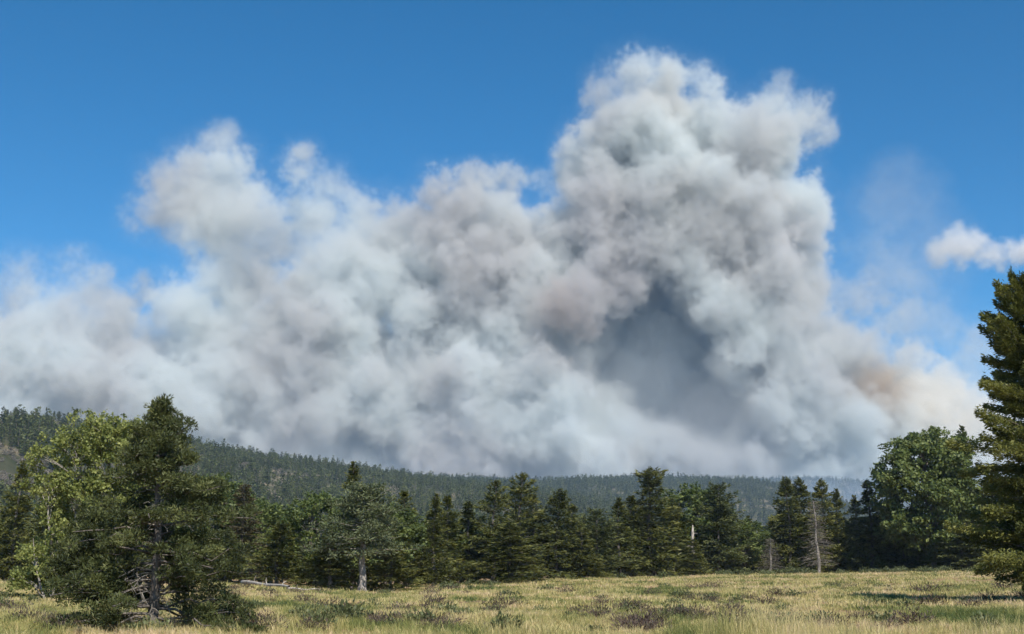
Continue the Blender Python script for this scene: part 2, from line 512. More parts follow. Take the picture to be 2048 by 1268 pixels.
def broadleaf_parts(rng, H, R, zc, n_lobes=26, ncl=9, cr=0.5, per=60, bl=0.22, bw=0.15, trunk_r=0.18, squash=1.0, hollow=0.5, stems=1):
    """rounded broadleaf: limbs end in lobes of leaf clusters around an ellipsoid; zc = height of the crown's bottom"""
    clumps, limbs = [], []
    zz = np.linspace(-0.2, H * 0.86, 10)
    ph = rng.random(4) * 6
    wob = lambda z: np.stack([0.10 * R * np.sin(z / H * 5 + ph[0]) - 0.10 * R * math.sin(ph[0]), 0.08 * R * np.sin(z / H * 4 + ph[1]) - 0.08 * R * math.sin(ph[1]), z], -1)
    limbs.append((wob(zz), trunk_r * (1 - zz.clip(0) / H) ** 0.8 + 0.02))
    cz = (zc + H) / 2; hz = (H - zc) / 2
    for k in range(n_lobes):
        zf = 1 - 2 * (k + 0.5) / n_lobes
        az = k * 2.399963 + rng.normal(0, 0.3)
        rad = math.sqrt(max(0, 1 - abs(zf) ** 2.3)) * rng.uniform(0.62, 0.98)
        L = np.array([R * rad * math.cos(az), R * rad * math.sin(az), cz + hz * zf * 0.86 * squash])
        st = wob(np.array([max(zc * 0.7, min(L[2] - 0.22 * (H - zc), H * 0.8))]))[0]
        s = np.linspace(0, 1, 5)[:, None]
        P = st + (L - st) * s + rng.normal(0, 0.05 * R, (5, 3)) * (s * (1 - s) * 4)
        P[:, 2] += 0.10 * R * np.sin(s[:, 0] * math.pi)
        limbs.append((P, np.linspace(trunk_r * 0.34, 0.015, 5)))
        for q in range(ncl):
            d = unit(rng.normal(size=3)) * (rng.random() ** 0.5) * R * 0.42
            d[2] *= 0.6
            clumps.append([*(L + d), cr * rng.uniform(0.6, 1.4)])
    return clump_parts(rng, clumps, limbs, per, bl, bw, 0.7, leafy=True)


def dead_parts(rng, H, R, nbr=46, trunk_r=0.10):
    """bare grey conifer: trunk and drooping dead twigs"""
    zz = np.linspace(-0.2, H, 10)
    limbs = [(np.stack([0.05 * np.sin(zz), 0.05 * np.cos(zz), zz], -1), trunk_r * (1 - zz.clip(0) / H) ** 0.8 + 0.012)]
    tw = []
    for k in range(nbr):
        t = 0.12 + 0.86 * (k + rng.random()) / nbr
        az = k * 2.4 + rng.normal(0, 0.4)
        Lb = R * (1 - t * 0.85) * rng.uniform(0.4, 1.1)
        s = np.linspace(0, 1, 4)
        P = np.stack([math.cos(az) * s * Lb, math.sin(az) * s * Lb, t * H + Lb * (0.1 * s - 0.35 * s ** 2)], -1)
        limbs.append((P, np.linspace(0.028, 0.008, 4)))
        for q in range(9):
            a = P[1] + (P[3] - P[1]) * rng.random()
            tw.append((a, np.array([math.cos(az), math.sin(az), -0.3]) + rng.normal(0, 0.8, 3)))
    C = np.array([a for a, _ in tw]); Dv = np.array([d for _, d in tw])
    ln = rng.uniform(0.2, 0.55, len(C))
    wV, wF = tubes(limbs[:1], 8); v2, f2 = tubes(limbs[1:], 4)
    wF = np.concatenate([wF, f2 + len(wV)]); wV = np.concatenate([wV, v2])
    return (wV, wF), blades(C, Dv, ln, ln * 0.07, rng, np.clip(rng.normal(0.5, 0.25, len(C)), 0, 1))


def variant(parts, wood, leaf, name):
    (wV, wF), (nV, nF, nT) = parts
    return build_mesh(name + "_trunk", wV, wF, wood, smooth=True), build_mesh(name + "_crown", nV, nF, leaf, tint=nT)


def plant(name, var, x, y, H, sx, Hmodel, rot, crown="crown", trunk="trunk"):
    """one tree: an Empty at its foot, trunk and crown as children; sx scales the spread"""
    o = link(name, None)
    o.empty_display_size = 0.3
    o.location = (x, y, float(gz(x, y)) if True else 0)
    o.rotation_euler = (0, 0, rot)
    k = H / Hmodel
    o.scale = (k * sx, k * sx, k)
    link(trunk, var[0], o)
    link(crown, var[1], o)
    return o

# ---------------------------------------------------------------- smoke: a real density field of billows, 5 km away
SM_D = 5000.0
VOX = 10.0
SM_MIN = np.array([-2300.0, SM_D - 500, -60.0])
SM_MAX = np.array([2200.0, SM_D + 1000, 2260.0])
SM_N = np.round((SM_MAX - SM_MIN) / VOX).astype(int) + 1
SM_MAX = SM_MIN + (SM_N - 1) * VOX


def fbm3(n, beta, rng, cut=None, white=1.0):
    """gaussian noise with a power-law spectrum on the grid, unit deviation"""
    w = rng.standard_normal(n, dtype=np.float32)
    k = np.fft.rfftn(w)
    fx, fy, fz = np.fft.fftfreq(n[0]), np.fft.fftfreq(n[1]), np.fft.rfftfreq(n[2])
    r = np.sqrt(fx[:, None, None] ** 2 + fy[None, :, None] ** 2 + fz[None, None, :] ** 2).astype(np.float32)
    r0 = 1.0 / 60 if cut is None else cut
    k *= (r * r + r0 * r0) ** (-beta / 4)
    k[0, 0, 0] = 0
    o = np.fft.irfftn(k, s=n, axes=(0, 1, 2)).astype(np.float32)
    return o / o.std()


def gauss3(a, sig):
    k = np.fft.rfftn(a)
    fs = [np.fft.fftfreq(a.shape[0]), np.fft.fftfreq(a.shape[1]), np.fft.rfftfreq(a.shape[2])]
    g = [np.exp(-2 * (math.pi * sig * f) ** 2).astype(np.float32) for f in fs]
    k *= g[0][:, None, None] * g[1][None, :, None] * g[2][None, None, :]
    return np.fft.irfftn(k, s=a.shape, axes=(0, 1, 2)).astype(np.float32)


# billows by where they rise: photo x, y, radius (photo pixels), metres behind the front, thickness 0..1
PUFFS = [
 # tall column
 (1262,150,62,60,.8),(1215,185,48,40,.6),(1330,165,62,90,.8),(1402,160,40,110,.6),(1290,260,100,60,1),(1200,290,65,60,.9),(1400,262,85,100,1),
 (1480,250,52,160,.8),(1550,175,30,200,.6),(1550,235,58,190,.85),(1618,225,44,210,.75),(1638,262,32,210,.7),(1570,280,62,180,.8),(1500,330,105,120,1),
 (1350,370,135,60,1),(1210,380,85,40,1),(1150,345,44,60,.9),(1560,400,88,120,1),(1450,450,120,60,1),(1600,460,52,120,.8),(1602,535,45,140,.7),
 (1520,550,95,60,1),(1300,470,100,60,1),(1205,470,80,30,1),(1165,430,55,80,.8),(1390,520,70,0,1),(1330,480,60,-20,1),
 # its right flank down to the ground
 (1440,600,72,-30,1),(1545,640,95,60,.9),(1480,700,50,-40,.9),(1450,745,36,-60,.8),(1620,620,70,120,.7),(1705,600,60,200,.45),(1770,560,60,300,.3),
 (1790,640,70,260,.45),(1850,570,70,380,.2),(1880,650,70,300,.28),(1960,710,75,300,.3),(2040,740,70,300,.3),(1700,710,90,120,.8),(1600,740,90,60,.9),(1800,760,80,160,.8),(1885,780,70,200,.7),(1940,800,60,240,.6),(1570,830,90,60,.9),
 (1690,840,100,60,1),(1800,860,90,60,1),(1900,870,85,120,.9),(1990,820,60,240,.5),(1720,930,90,20,1),(1850,935,90,60,1),(1960,920,90,120,.8),(1760,500,70,420,.2),(1790,410,90,450,.13),(1860,480,80,450,.1),
 # middle column
 (870,400,58,60,.9),(945,375,45,80,.8),(1005,372,45,90,.8),(900,450,88,40,1),(1000,465,92,60,1),(1085,372,34,140,.5),(1095,440,50,140,.8),
 (950,540,112,20,1),(1050,575,100,40,1),(1120,510,75,100,1),(1180,520,62,80,1),(860,520,68,40,1),(1130,610,72,-60,1),(1165,640,48,-80,.9),(1230,580,60,60,1),
 # middle left
 (612,312,34,200,.75),(600,350,44,200,.85),(655,372,48,180,.6),(720,420,62,140,.8),(785,410,40,120,.7),(640,430,65,200,.7),(760,500,72,120,.9),
 (690,520,85,160,.8),(600,490,62,260,.5),(650,580,80,160,.8),(780,585,80,100,.9),(665,665,92,0,1),(720,700,80,20,1),
 # left billow
 (432,290,38,260,.7),(450,258,22,280,.5),(385,325,50,260,.8),(450,340,66,240,.9),(310,368,42,280,.75),(400,400,88,220,.9),(485,400,64,240,.8),(280,432,42,280,.65),(330,430,50,280,.75),
 (340,440,55,240,.6),(430,470,88,200,.8),(520,450,56,260,.6),(455,540,78,200,.7),(530,545,76,200,.8),(500,605,66,200,.6),(585,620,62,180,.7),
 # low left bank
 (150,530,36,420,.5),(50,545,50,450,.5),(180,590,64,380,.6),(292,570,40,300,.7),(0,600,76,420,.6),(100,640,92,320,.7),(235,650,86,300,.8),(325,665,70,280,.7),
 (430,700,80,160,.9),(-70,690,110,300,.8),(40,740,112,200,.9),(165,765,112,160,1),(300,780,112,100,1),(430,805,100,60,1),(550,745,100,100,1),
 # base
 (560,850,100,60,1),(640,800,110,60,1),(760,790,105,40,1),(860,760,100,40,1),(960,780,110,-20,1),(1060,745,78,-60,1),(1130,800,58,-90,1),
 (1000,850,105,-60,1),(1120,870,72,-100,1),(1250,870,62,-100,1),(1330,885,70,-80,1),(900,880,100,-40,1),(1200,925,80,-100,1),(1400,925,72,-60,1),(1480,940,62,-40,1),
 (830,650,88,60,1),(930,680,92,40,1),(1000,665,78,0,1),(1062,690,48,-40,1),
 # small fresh plumes rising from the ridge
 (846,940,15,-330,1),(832,924,13,-330,.8),(980,944,16,-330,1),(965,928,16,-330,1),(948,912,14,-330,.7),(1520,940,16,-300,.6),
 # thin veil puffs added in front to lift the shade of the hollow
 (1310,790,130,60,.10),(1420,830,110,0,.15),
 # back of the hollow
 (1300,660,110,620,1),(1350,760,115,600,1),(1240,760,100,560,1),(1420,840,95,480,1),(1290,580,75,560,1),(1400,700,80,560,1),(1180,700,80,480,1),
]
for qx in range(-160, 2100, 90):
    PUFFS.append((qx, 950 - (20 if qx < 700 else 0), 90, 140, 1))
    PUFFS.append((qx, 900, 100, 240, 1))
    if qx < 800: PUFFS.append((qx, 850, 95, 190, 1))


# the solid body behind the front billows
TOPX = [-200, 0, 200, 350, 400, 440, 500, 560, 620, 700, 800, 900, 1050, 1100, 1150, 1200, 1300, 1400, 1500, 1560, 1600, 1660, 1720, 1800, 1900, 2048]
TOPY = [600, 600, 610, 650, 460, 340, 370, 430, 370, 410, 420, 380, 410, 450, 350, 220, 170, 200, 300, 330, 600, 650, 690, 740, 780, 820]
for qx in range(-180, 2100, 62):
    ty = float(np.interp(qx, TOPX, TOPY)) + 78
    q = 0
    while ty < 930:
        hollow = ((qx - 1310) / 150) ** 2 + ((ty - 690) / 190) ** 2 < 1
        PUFFS.append((qx + (q % 2) * 30, ty, 78, 620 if hollow else 250 + 90 * math.sin(qx * .03 + ty * .02), 1 if ty > 560 or qx > 800 else .7))
        ty += 66; q += 1


def rasterise(puffs, vmin, n, vox, rng, D0, kids=(8, 3), flatten=0.8):
    S = np.full(n, -400.0, np.float32)      # signed distance, metres, inside positive
    W = np.zeros(n, np.float32)             # thickness
    def ball(c, r, w):
        lo = np.maximum(np.floor((c - r * 1.7 - vmin) / vox).astype(int), 0)
        hi = np.minimum(np.ceil((c + r * 1.7 - vmin) / vox).astype(int) + 1, n)
        if (hi <= lo).any(): return
        ax = [vmin[q] + np.arange(lo[q], hi[q]) * vox - c[q] for q in range(3)]
        d = np.sqrt((ax[0] ** 2)[:, None, None] + (ax[1] ** 2)[None, :, None] + (ax[2] ** 2)[None, None, :]).astype(np.float32)
        s = r - d
        sl = (slice(lo[0], hi[0]), slice(lo[1], hi[1]), slice(lo[2], hi[2]))
        m = s > S[sl]
        S[sl][m] = s[m]
        W[sl][m] = w
    for px, py, r, dy, w in puffs:
        D = D0 + dy + rng.uniform(-25, 25)
        c = at(px, py, D)
        R = r * D / F_PX * 0.92
        ball(c, R * 0.86, w)
        for _ in range(kids[0]):
            d = unit(rng.normal(size=3)); d[1] = -abs(d[1]) if rng.random() < 0.6 else d[1]
            r1 = R * rng.uniform(0.38, 0.66)
            c1 = c + d * (R * 0.98 - r1 * 0.62)
            ball(c1, r1, w * rng.uniform(0.75, 1.1))
            for _ in range(kids[1]):
                d2 = unit(rng.normal(size=3) + d * 0.8)
                r2 = r1 * rng.uniform(0.26, 0.50)
                ball(c1 + d2 * (r1 - r2 * 0.4), r2, w)
    return S, W


def volume_object(name, vmin, vmax, n, dens, mat):
    """put a density array on the points of a mesh and let geometry nodes turn it into a volume grid"""
    n = [int(q) for q in n]
    cnt = n[0] * n[1] * n[2]
    me = bpy.data.meshes.new(name)
    me.vertices.add(cnt)
    a = me.attributes.new("smoke_density", 'FLOAT', 'POINT')
    a.data.foreach_set("value", np.ascontiguousarray(dens, dtype=np.float32).ravel())
    me.materials.append(mat)
    o = link(name, me)
    ng = bpy.data.node_groups.new(name + "_volume", 'GeometryNodeTree')
    ng.interface.new_socket("Geometry", in_out='INPUT', socket_type='NodeSocketGeometry')
    ng.interface.new_socket("Geometry", in_out='OUTPUT', socket_type='NodeSocketGeometry')
    N, L = ng.nodes, ng.links
    gi, go = N.new("NodeGroupInput"), N.new("NodeGroupOutput")
    vc = N.new("GeometryNodeVolumeCube")
    vc.inputs["Min"].default_value = [float(q) for q in vmin]
    vc.inputs["Max"].default_value = [float(q) for q in vmax]
    for q, k in enumerate("XYZ"): vc.inputs["Resolution " + k].default_value = n[q]
    pos = N.new("GeometryNodeInputPosition")
    sub = N.new("ShaderNodeVectorMath"); sub.operation = 'SUBTRACT'; L.new(pos.outputs[0], sub.inputs[0]); sub.inputs[1].default_value = [float(q) for q in vmin]
    div = N.new("ShaderNodeVectorMath"); div.operation = 'DIVIDE'; L.new(sub.outputs[0], div.inputs[0])
    div.inputs[1].default_value = [float((vmax[q] - vmin[q]) / (n[q] - 1)) for q in range(3)]
    sep = N.new("ShaderNodeSeparateXYZ"); L.new(div.outputs[0], sep.inputs[0])
    ints = []
    for q in range(3):
        f = N.new("FunctionNodeFloatToInt"); f.rounding_mode = 'ROUND'; L.new(sep.outputs[q], f.inputs[0]); ints.append(f)
    def imul_add(x, k, y):
        a = N.new("FunctionNodeIntegerMath"); a.operation = 'MULTIPLY'; L.new(x, a.inputs[0]); a.inputs[1].default_value = k
        b = N.new("FunctionNodeIntegerMath"); b.operation = 'ADD'; L.new(a.outputs[0], b.inputs[0]); L.new(y, b.inputs[1])
        return b.outputs[0]
    idx = imul_add(imul_add(ints[0].outputs[0], n[1], ints[1].outputs[0]), n[2], ints[2].outputs[0])
    na = N.new("GeometryNodeInputNamedAttribute"); na.data_type = 'FLOAT'; na.inputs[0].default_value = "smoke_density"
    si = N.new("GeometryNodeSampleIndex"); si.data_type = 'FLOAT'; si.domain = 'POINT'; si.clamp = True
    L.new(gi.outputs[0], si.inputs["Geometry"])
    L.new(na.outputs[0], si.inputs[1]); L.new(idx, si.inputs["Index"])
    L.new(si.outputs[0], vc.inputs["Density"])
    sm = N.new("GeometryNodeSetMaterial"); sm.inputs["Material"].default_value = mat
    L.new(vc.outputs[0], sm.inputs[0]); L.new(sm.outputs[0], go.inputs[0])
    md = o.modifiers.new("volume", 'NODES'); md.node_group = ng
    return o


def smoke_mat(name, sigma, base, spots=(), aniso=0.15, noise=None):
    """spots: (centre, radius, colour) regions of sootier, browner, paler or bluer smoke; some paint light into its colour"""
    m, nt, N, L, out = node_mat(name)
    vi = N.new("ShaderNodeVolumeInfo")
    mu = N.new("ShaderNodeMath"); mu.operation = 'MULTIPLY'; mu.inputs[1].default_value = sigma
    L.new(vi.outputs["Density"], mu.inputs[0])
    sc = N.new("ShaderNodeVolumeScatter"); sc.inputs["Anisotropy"].default_value = aniso
    col = None
    if spots:
        g = N.new("ShaderNodeNewGeometry")
    if noise:
        nz = N.new("ShaderNodeTexNoise"); nz.inputs["Scale"].default_value = 0.0021; nz.inputs["Detail"].default_value = 2
        L.new(g.outputs["Position"], nz.inputs[0])
        r = ramp(N, [(0.42, base), (0.62, noise)]); L.new(nz.outputs[0], r.inputs[0]); col = r.outputs[0]
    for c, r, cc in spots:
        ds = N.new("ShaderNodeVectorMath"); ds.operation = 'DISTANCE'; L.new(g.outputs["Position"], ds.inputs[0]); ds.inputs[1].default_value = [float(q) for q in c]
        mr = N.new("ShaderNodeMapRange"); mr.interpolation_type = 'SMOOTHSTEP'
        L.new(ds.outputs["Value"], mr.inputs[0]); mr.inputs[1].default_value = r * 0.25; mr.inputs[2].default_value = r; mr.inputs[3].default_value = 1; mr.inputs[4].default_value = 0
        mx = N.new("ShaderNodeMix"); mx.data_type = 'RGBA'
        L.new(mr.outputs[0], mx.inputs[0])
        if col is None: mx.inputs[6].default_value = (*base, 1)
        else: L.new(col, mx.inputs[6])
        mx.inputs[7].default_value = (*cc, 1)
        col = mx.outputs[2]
    # volume scatter of colour c at density d absorbs nothing, so an absorption part carries 1-c
    ab = N.new("ShaderNodeVolumeAbsorption")
    if col is None:
        sc.inputs["Color"].default_value = (*base, 1); ab.inputs["Color"].default_value = (*base, 1)
    else:
        L.new(col, sc.inputs["Color"]); L.new(col, ab.inputs["Color"])
    L.new(mu.outputs[0], sc.inputs["Density"]); L.new(mu.outputs[0], ab.inputs["Density"])
    ad = N.new("ShaderNodeAddShader"); L.new(sc.outputs[0], ad.inputs[0]); L.new(ab.outputs[0], ad.inputs[1])
    L.new(ad.outputs[0], out.inputs["Volume"])
    return m


def build_smoke():
    rng = np.random.default_rng(7)
    S, W = rasterise(PUFFS, SM_MIN, SM_N, VOX, rng, SM_D)
    shape = tuple(int(q) for q in SM_N)
    nz = fbm3(shape, 3.6, rng, cut=1 / 50)
    S = gauss3(S, 1.1) + 14
    W = gauss3(W, 2.5)
    S += 24 * nz
    nz2 = fbm3(shape, 3.2, rng, cut=1 / 26)
    S -= 20 * np.abs(nz2) - 11
    gx = np.linspace(SM_MIN[0], SM_MAX[0], shape[0], dtype=np.float32)[:, None, None]
    edge = 42 + 34 * smooth01((-250 - gx) / 500) + 40 * (1 - np.clip(W, 0, 1))
    d = smooth01((S + 6) / edge) * np.clip(W, 0, 1.1) ** 1.6
    d *= 0.75 + 0.45 * np.clip(S / 160, 0, 1)
    # a thin veil round the billows
    d += 0.012 * smooth01((S + 120) / 120)
    d[d < 0.003] = 0
    d[0] = d[-1] = 0; d[:, 0] = d[:, -1] = 0; d[:, :, -1] = 0
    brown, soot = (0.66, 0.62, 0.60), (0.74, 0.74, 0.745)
    spots = [(at(1310, 700, SM_D + 560), 460, (0.85, 0.935, 0.99)), (at(1150, 615, SM_D - 180), 300, brown), (at(1180, 650, SM_D - 180), 200, (0.54, 0.50, 0.48)), (at(1240, 560, SM_D - 100), 330, (0.74, 0.73, 0.74)), (at(950, 520, SM_D - 180), 360, soot), (at(860, 410, SM_D - 100), 280, soot),  # first spot paints bluish haze and sky fill into the shaded hollow
             (at(1200, 420, SM_D - 120), 330, (0.76, 0.76, 0.77)), (at(1330, 190, SM_D), 200, (0.80, 0.79, 0.76)), (at(1600, 470, SM_D), 220, (0.80, 0.80, 0.81)), (at(1900, 800, SM_D + 60), 400, (0.93, 0.905, 0.85)), (at(1755, 775, SM_D + 60), 190, (0.68, 0.58, 0.46)), (at(1240, 930, SM_D - 60), 180, (0.90, 0.88, 0.85)), (at(965, 940, SM_D - 330), 60, (0.96, 0.98, 0.99)), (at(840, 940, SM_D - 330), 60, (0.95, 0.97, 0.98)), (at(290, 570, SM_D + 300), 160, soot)]  # low right cream spot paints a warm glow, pale ridge spot sunlit smoke
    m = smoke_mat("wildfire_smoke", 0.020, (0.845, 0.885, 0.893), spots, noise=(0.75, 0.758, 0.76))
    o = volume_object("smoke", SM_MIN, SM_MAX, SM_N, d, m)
    tag(o, "huge billowing grey white wildfire smoke plume rising behind the ridges", None, kind="stuff")


build_smoke()


# ---------------------------------------------------------------- scattering helper (for what nobody could count)
def scatter(name, label, P, rotz, scl, which, meshes, tilt=None):
    """one object: instances of MESHES on the points P; which = variant number per point"""
    me = bpy.data.meshes.new(name)
    n = len(P)
    me.vertices.add(n)
    me.vertices.foreach_set("co", np.asarray(P, np.float32).ravel())
    r = np.zeros((n, 3), np.float32); r[:, 2] = rotz
    if tilt is not None: r[:, :2] = tilt
    me.attributes.new("turn", 'FLOAT_VECTOR', 'POINT').data.foreach_set("vector", r.ravel())
    me.attributes.new("size", 'FLOAT', 'POINT').data.foreach_set("value", np.asarray(scl, np.float32))
    me.attributes.new("which", 'INT', 'POINT').data.foreach_set("value", np.asarray(which, np.int32))
    o = link(name, me)
    ng = bpy.data.node_groups.new(name + "_scatter", 'GeometryNodeTree')
    ng.interface.new_socket("Geometry", in_out='INPUT', socket_type='NodeSocketGeometry')
    ng.interface.new_socket("Geometry", in_out='OUTPUT', socket_type='NodeSocketGeometry')
    N, L = ng.nodes, ng.links
    gi, go = N.new("NodeGroupInput"), N.new("NodeGroupOutput")
    def attr(a, t):
        x = N.new("GeometryNodeInputNamedAttribute"); x.data_type = t; x.inputs[0].default_value = a
        return x.outputs[0]
    turn, size, wh = attr("turn", 'FLOAT_VECTOR'), attr("size", 'FLOAT'), attr("which", 'INT')
    e2r = N.new("FunctionNodeEulerToRotation"); L.new(turn, e2r.inputs[0])
    jn = N.new("GeometryNodeJoinGeometry")
    for k, m in enumerate(meshes):
        src = bpy.data.objects.new(name + "_source", m)          # not linked to the scene: only its mesh is used
        oi = N.new("GeometryNodeObjectInfo"); oi.inputs[0].default_value = src; oi.inputs[1].default_value = True
        cmp_ = N.new("FunctionNodeCompare"); cmp_.data_type = 'INT'; cmp_.operation = 'EQUAL'
        L.new(wh, cmp_.inputs[2]); cmp_.inputs[3].default_value = k
        ip = N.new("GeometryNodeInstanceOnPoints")
        L.new(gi.outputs[0], ip.inputs["Points"]); L.new(cmp_.outputs[0], ip.inputs["Selection"]); L.new(oi.outputs["Geometry"], ip.inputs["Instance"])
        L.new(e2r.outputs[0], ip.inputs["Rotation"]); L.new(size, ip.inputs["Scale"])
        L.new(ip.outputs[0], jn.inputs[0])
    L.new(jn.outputs[0], go.inputs[0])
    o.modifiers.new("scatter", 'NODES').node_group = ng
    return tag(o, label, None, kind="stuff")


def joined(parts, name, wood, leaf):
    """wood and leaves in one mesh with two materials, for scattered copies"""
    (wV, wF), (nV, nF, nT) = parts
    me = build_mesh(name, np.concatenate([wV, nV]), np.concatenate([wF, nF + len(wV)]), wood, tint=np.concatenate([np.full(len(wV), .5), nT]))
    me.materials.append(leaf)
    me.polygons.foreach_set("material_index", np.concatenate([np.zeros(len(wF), np.int32), np.ones(len(nF), np.int32)]))
    return me


# ---------------------------------------------------------------- far forest on the slopes
def build_far_forest():
    rng = np.random.default_rng(21)
    srcs = []
    for k in range(5):
        p = conifer_parts(rng, H=10, R=[1.9, 2.3, 1.6, 2.5, 1.4][k], nbr=34, per=4, bl=1.25, bw=0.55, droop=0.25, trunk_r=0.16, ragged=0.3, power=[.8, .6, .9, .5, .8][k])
        srcs.append(joined(p, "far_conifer", M_BARK, M_FAR))
    p = broadleaf_parts(rng, 8, 2.6, 1.6, 12, 3, 0.8, 7, 0.9, 0.6, 0.14)
    srcs.append(joined(p, "far_broadleaf", M_BARK, M_FAR))
    p = broadleaf_parts(rng, 5, 2.8, 0.6, 12, 3, 0.8, 9, 0.7, 0.4, 0.12)
    srcs.append(joined(p, "grey_brush", M_BARKPALE, M_GREYTWIG))
    P, which, scl = [], [], []
    def on(hill, n, px0, px1, v0, v1, h0, h1, pw=1.0, clear=None, lean_v=1.0):
        px = rng.uniform(px0, px1, n); v = v0 + (v1 - v0) * rng.random(n) ** lean_v
        X, Y, Z = hill.point(px, v)
        keep = np.ones(n, bool)
        if clear is not None:
            keep = clear(px, v, X, Y)
        P.append(np.stack([X, Y, Z - 0.2], -1)[keep]); m = keep.sum()
        which.append(rng.choice(6, m, p=[.17, .20, .12, .24, .07, .20])); scl.append(rng.uniform(h0, h1, m) / 10 * (0.55 + 0.85 * rng.random(m) ** 1.6))
    bare = lambda s, th: (lambda px, v, X, Y: (vnoise(X * 0.018, Y * 0.010, s) + 0.5 * vnoise(X * 0.05, Y * 0.03, s + 1)) < th + 0.25 * (px > 250) + 3 * (px > 640))
    on(HILL_L, 11000, -260, 1450, 0.12, 1.0, 7, 11, clear=bare(5, 0.42), lean_v=0.8)
    on(HILL_L, 1100, 120, 1300, 0.93, 1.02, 7, 12)
    on(HILL_M, 12000, 500, 2100, 0.35, 1.0, 9, 14, clear=bare(9, 0.60), lean_v=0.6)
    on(HILL_M, 1500, 650, 1800, 0.95, 1.02, 9, 16)
    on(HILL_F, 6000, 1300, 2300, 0.4, 1.02, 9, 15, lean_v=0.5)
    k0 = len(P); on(HILL_L, 1500, -260, 700, 0.3, 1.0, 5, 9, clear=lambda px, v, X, Y: ~bare(5, 0.30)(px, v, X, Y)); which[-1][:] = 6
    # flat ground behind the forest edge
    n = 1500
    y = rng.uniform(215, 760, n); x = rng.uniform(-0.55, 0.55, n) * y
    P.append(np.stack([x, y, gz(x, y) - 0.2], -1)); which.append(rng.choice(6, n)); scl.append(rng.uniform(0.7, 1.15, n))
    P, which, scl = np.concatenate(P), np.concatenate(which), np.concatenate(scl)
    scatter("forest", "dense dark conifer forest covering the far slopes and ridges", P, rng.uniform(0, 6.28, len(P)), scl, which, srcs)


build_far_forest()


# ---------------------------------------------------------------- forest edge trees
rngt = np.random.default_rng(5)
V_ = {}
def mk(name, parts, wood, leaf): V_[name] = variant(parts, wood, leaf, name)
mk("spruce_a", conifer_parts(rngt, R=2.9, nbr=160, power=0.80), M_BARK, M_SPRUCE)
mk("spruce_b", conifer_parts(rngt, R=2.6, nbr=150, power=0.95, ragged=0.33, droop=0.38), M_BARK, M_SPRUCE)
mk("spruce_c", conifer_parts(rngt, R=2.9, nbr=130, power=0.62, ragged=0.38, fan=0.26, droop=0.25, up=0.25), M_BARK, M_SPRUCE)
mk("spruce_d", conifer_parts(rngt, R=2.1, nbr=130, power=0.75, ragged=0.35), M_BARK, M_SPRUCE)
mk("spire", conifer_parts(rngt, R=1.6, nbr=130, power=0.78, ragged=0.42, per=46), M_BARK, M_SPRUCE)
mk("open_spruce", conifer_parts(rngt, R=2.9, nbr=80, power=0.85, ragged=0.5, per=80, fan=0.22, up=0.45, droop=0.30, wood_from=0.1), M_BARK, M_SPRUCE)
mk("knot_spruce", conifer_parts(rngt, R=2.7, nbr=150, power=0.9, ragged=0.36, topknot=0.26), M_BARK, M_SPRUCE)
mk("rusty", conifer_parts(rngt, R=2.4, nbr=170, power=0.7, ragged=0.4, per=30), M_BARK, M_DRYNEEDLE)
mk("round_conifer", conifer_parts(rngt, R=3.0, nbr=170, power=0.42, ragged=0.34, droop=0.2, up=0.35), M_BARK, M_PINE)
mk("broad_a", broadleaf_parts(rngt, 12, 4.2, 1.2, 46, 8, 0.65, 38, 0.32, 0.22, 0.2), M_BARK, M_LEAF)
mk("broad_b", broadleaf_parts(rngt, 12, 3.4, 2.0, 38, 8, 0.6, 38, 0.32, 0.22, 0.2), M_BARK, M_LEAF)
mk("broad_big", broadleaf_parts(rngt, 12, 3.9, 0.9, 80, 10, 0.50, 48, 0.26, 0.18, 0.2), M_BARK, M_LEAF)
mk("pale_pine", pine_parts(rngt, 12, [(0, 2, 2), (.3, 4.6, 4.2), (.45, 5.0, 4.6), (.65, 4.2, 3.4), (.8, 2.9, 2.3), (.92, 2.0, 1.6), (1, 0.9, 0.8)], 60, 9, 0.50, 34, 0.34, 0.12, 0.34, z0=0.34, rise=0.2, start=0.25, flat=.7), M_BARKPALE, M_PALE)
mk("dead", dead_parts(rngt, 12, 2.3, 150, 0.14), M_BARKPALE, M_GREYTWIG)
mk("snag", dead_parts(rngt, 12, 0.5, 10, 0.20), M_WHITE, M_GREYTWIG)
VR = dict(spruce_a=2.9, spruce_b=2.6, spruce_c=2.9, spruce_d=2.1, spire=1.6, open_spruce=2.9, knot_spruce=2.7, rusty=2.4, round_conifer=3.0, broad_a=4.2, broad_b=3.4, broad_big=3.9, pale_pine=4.8, dead=2.3, snag=0.5)
NAME = dict(rusty="fir_tree", round_conifer="juniper_tree", broad_a="broadleaf_tree", broad_b="broadleaf_tree", broad_big="broadleaf_tree", pale_pine="pine_tree", dead="dead_tree", snag="dead_tree")

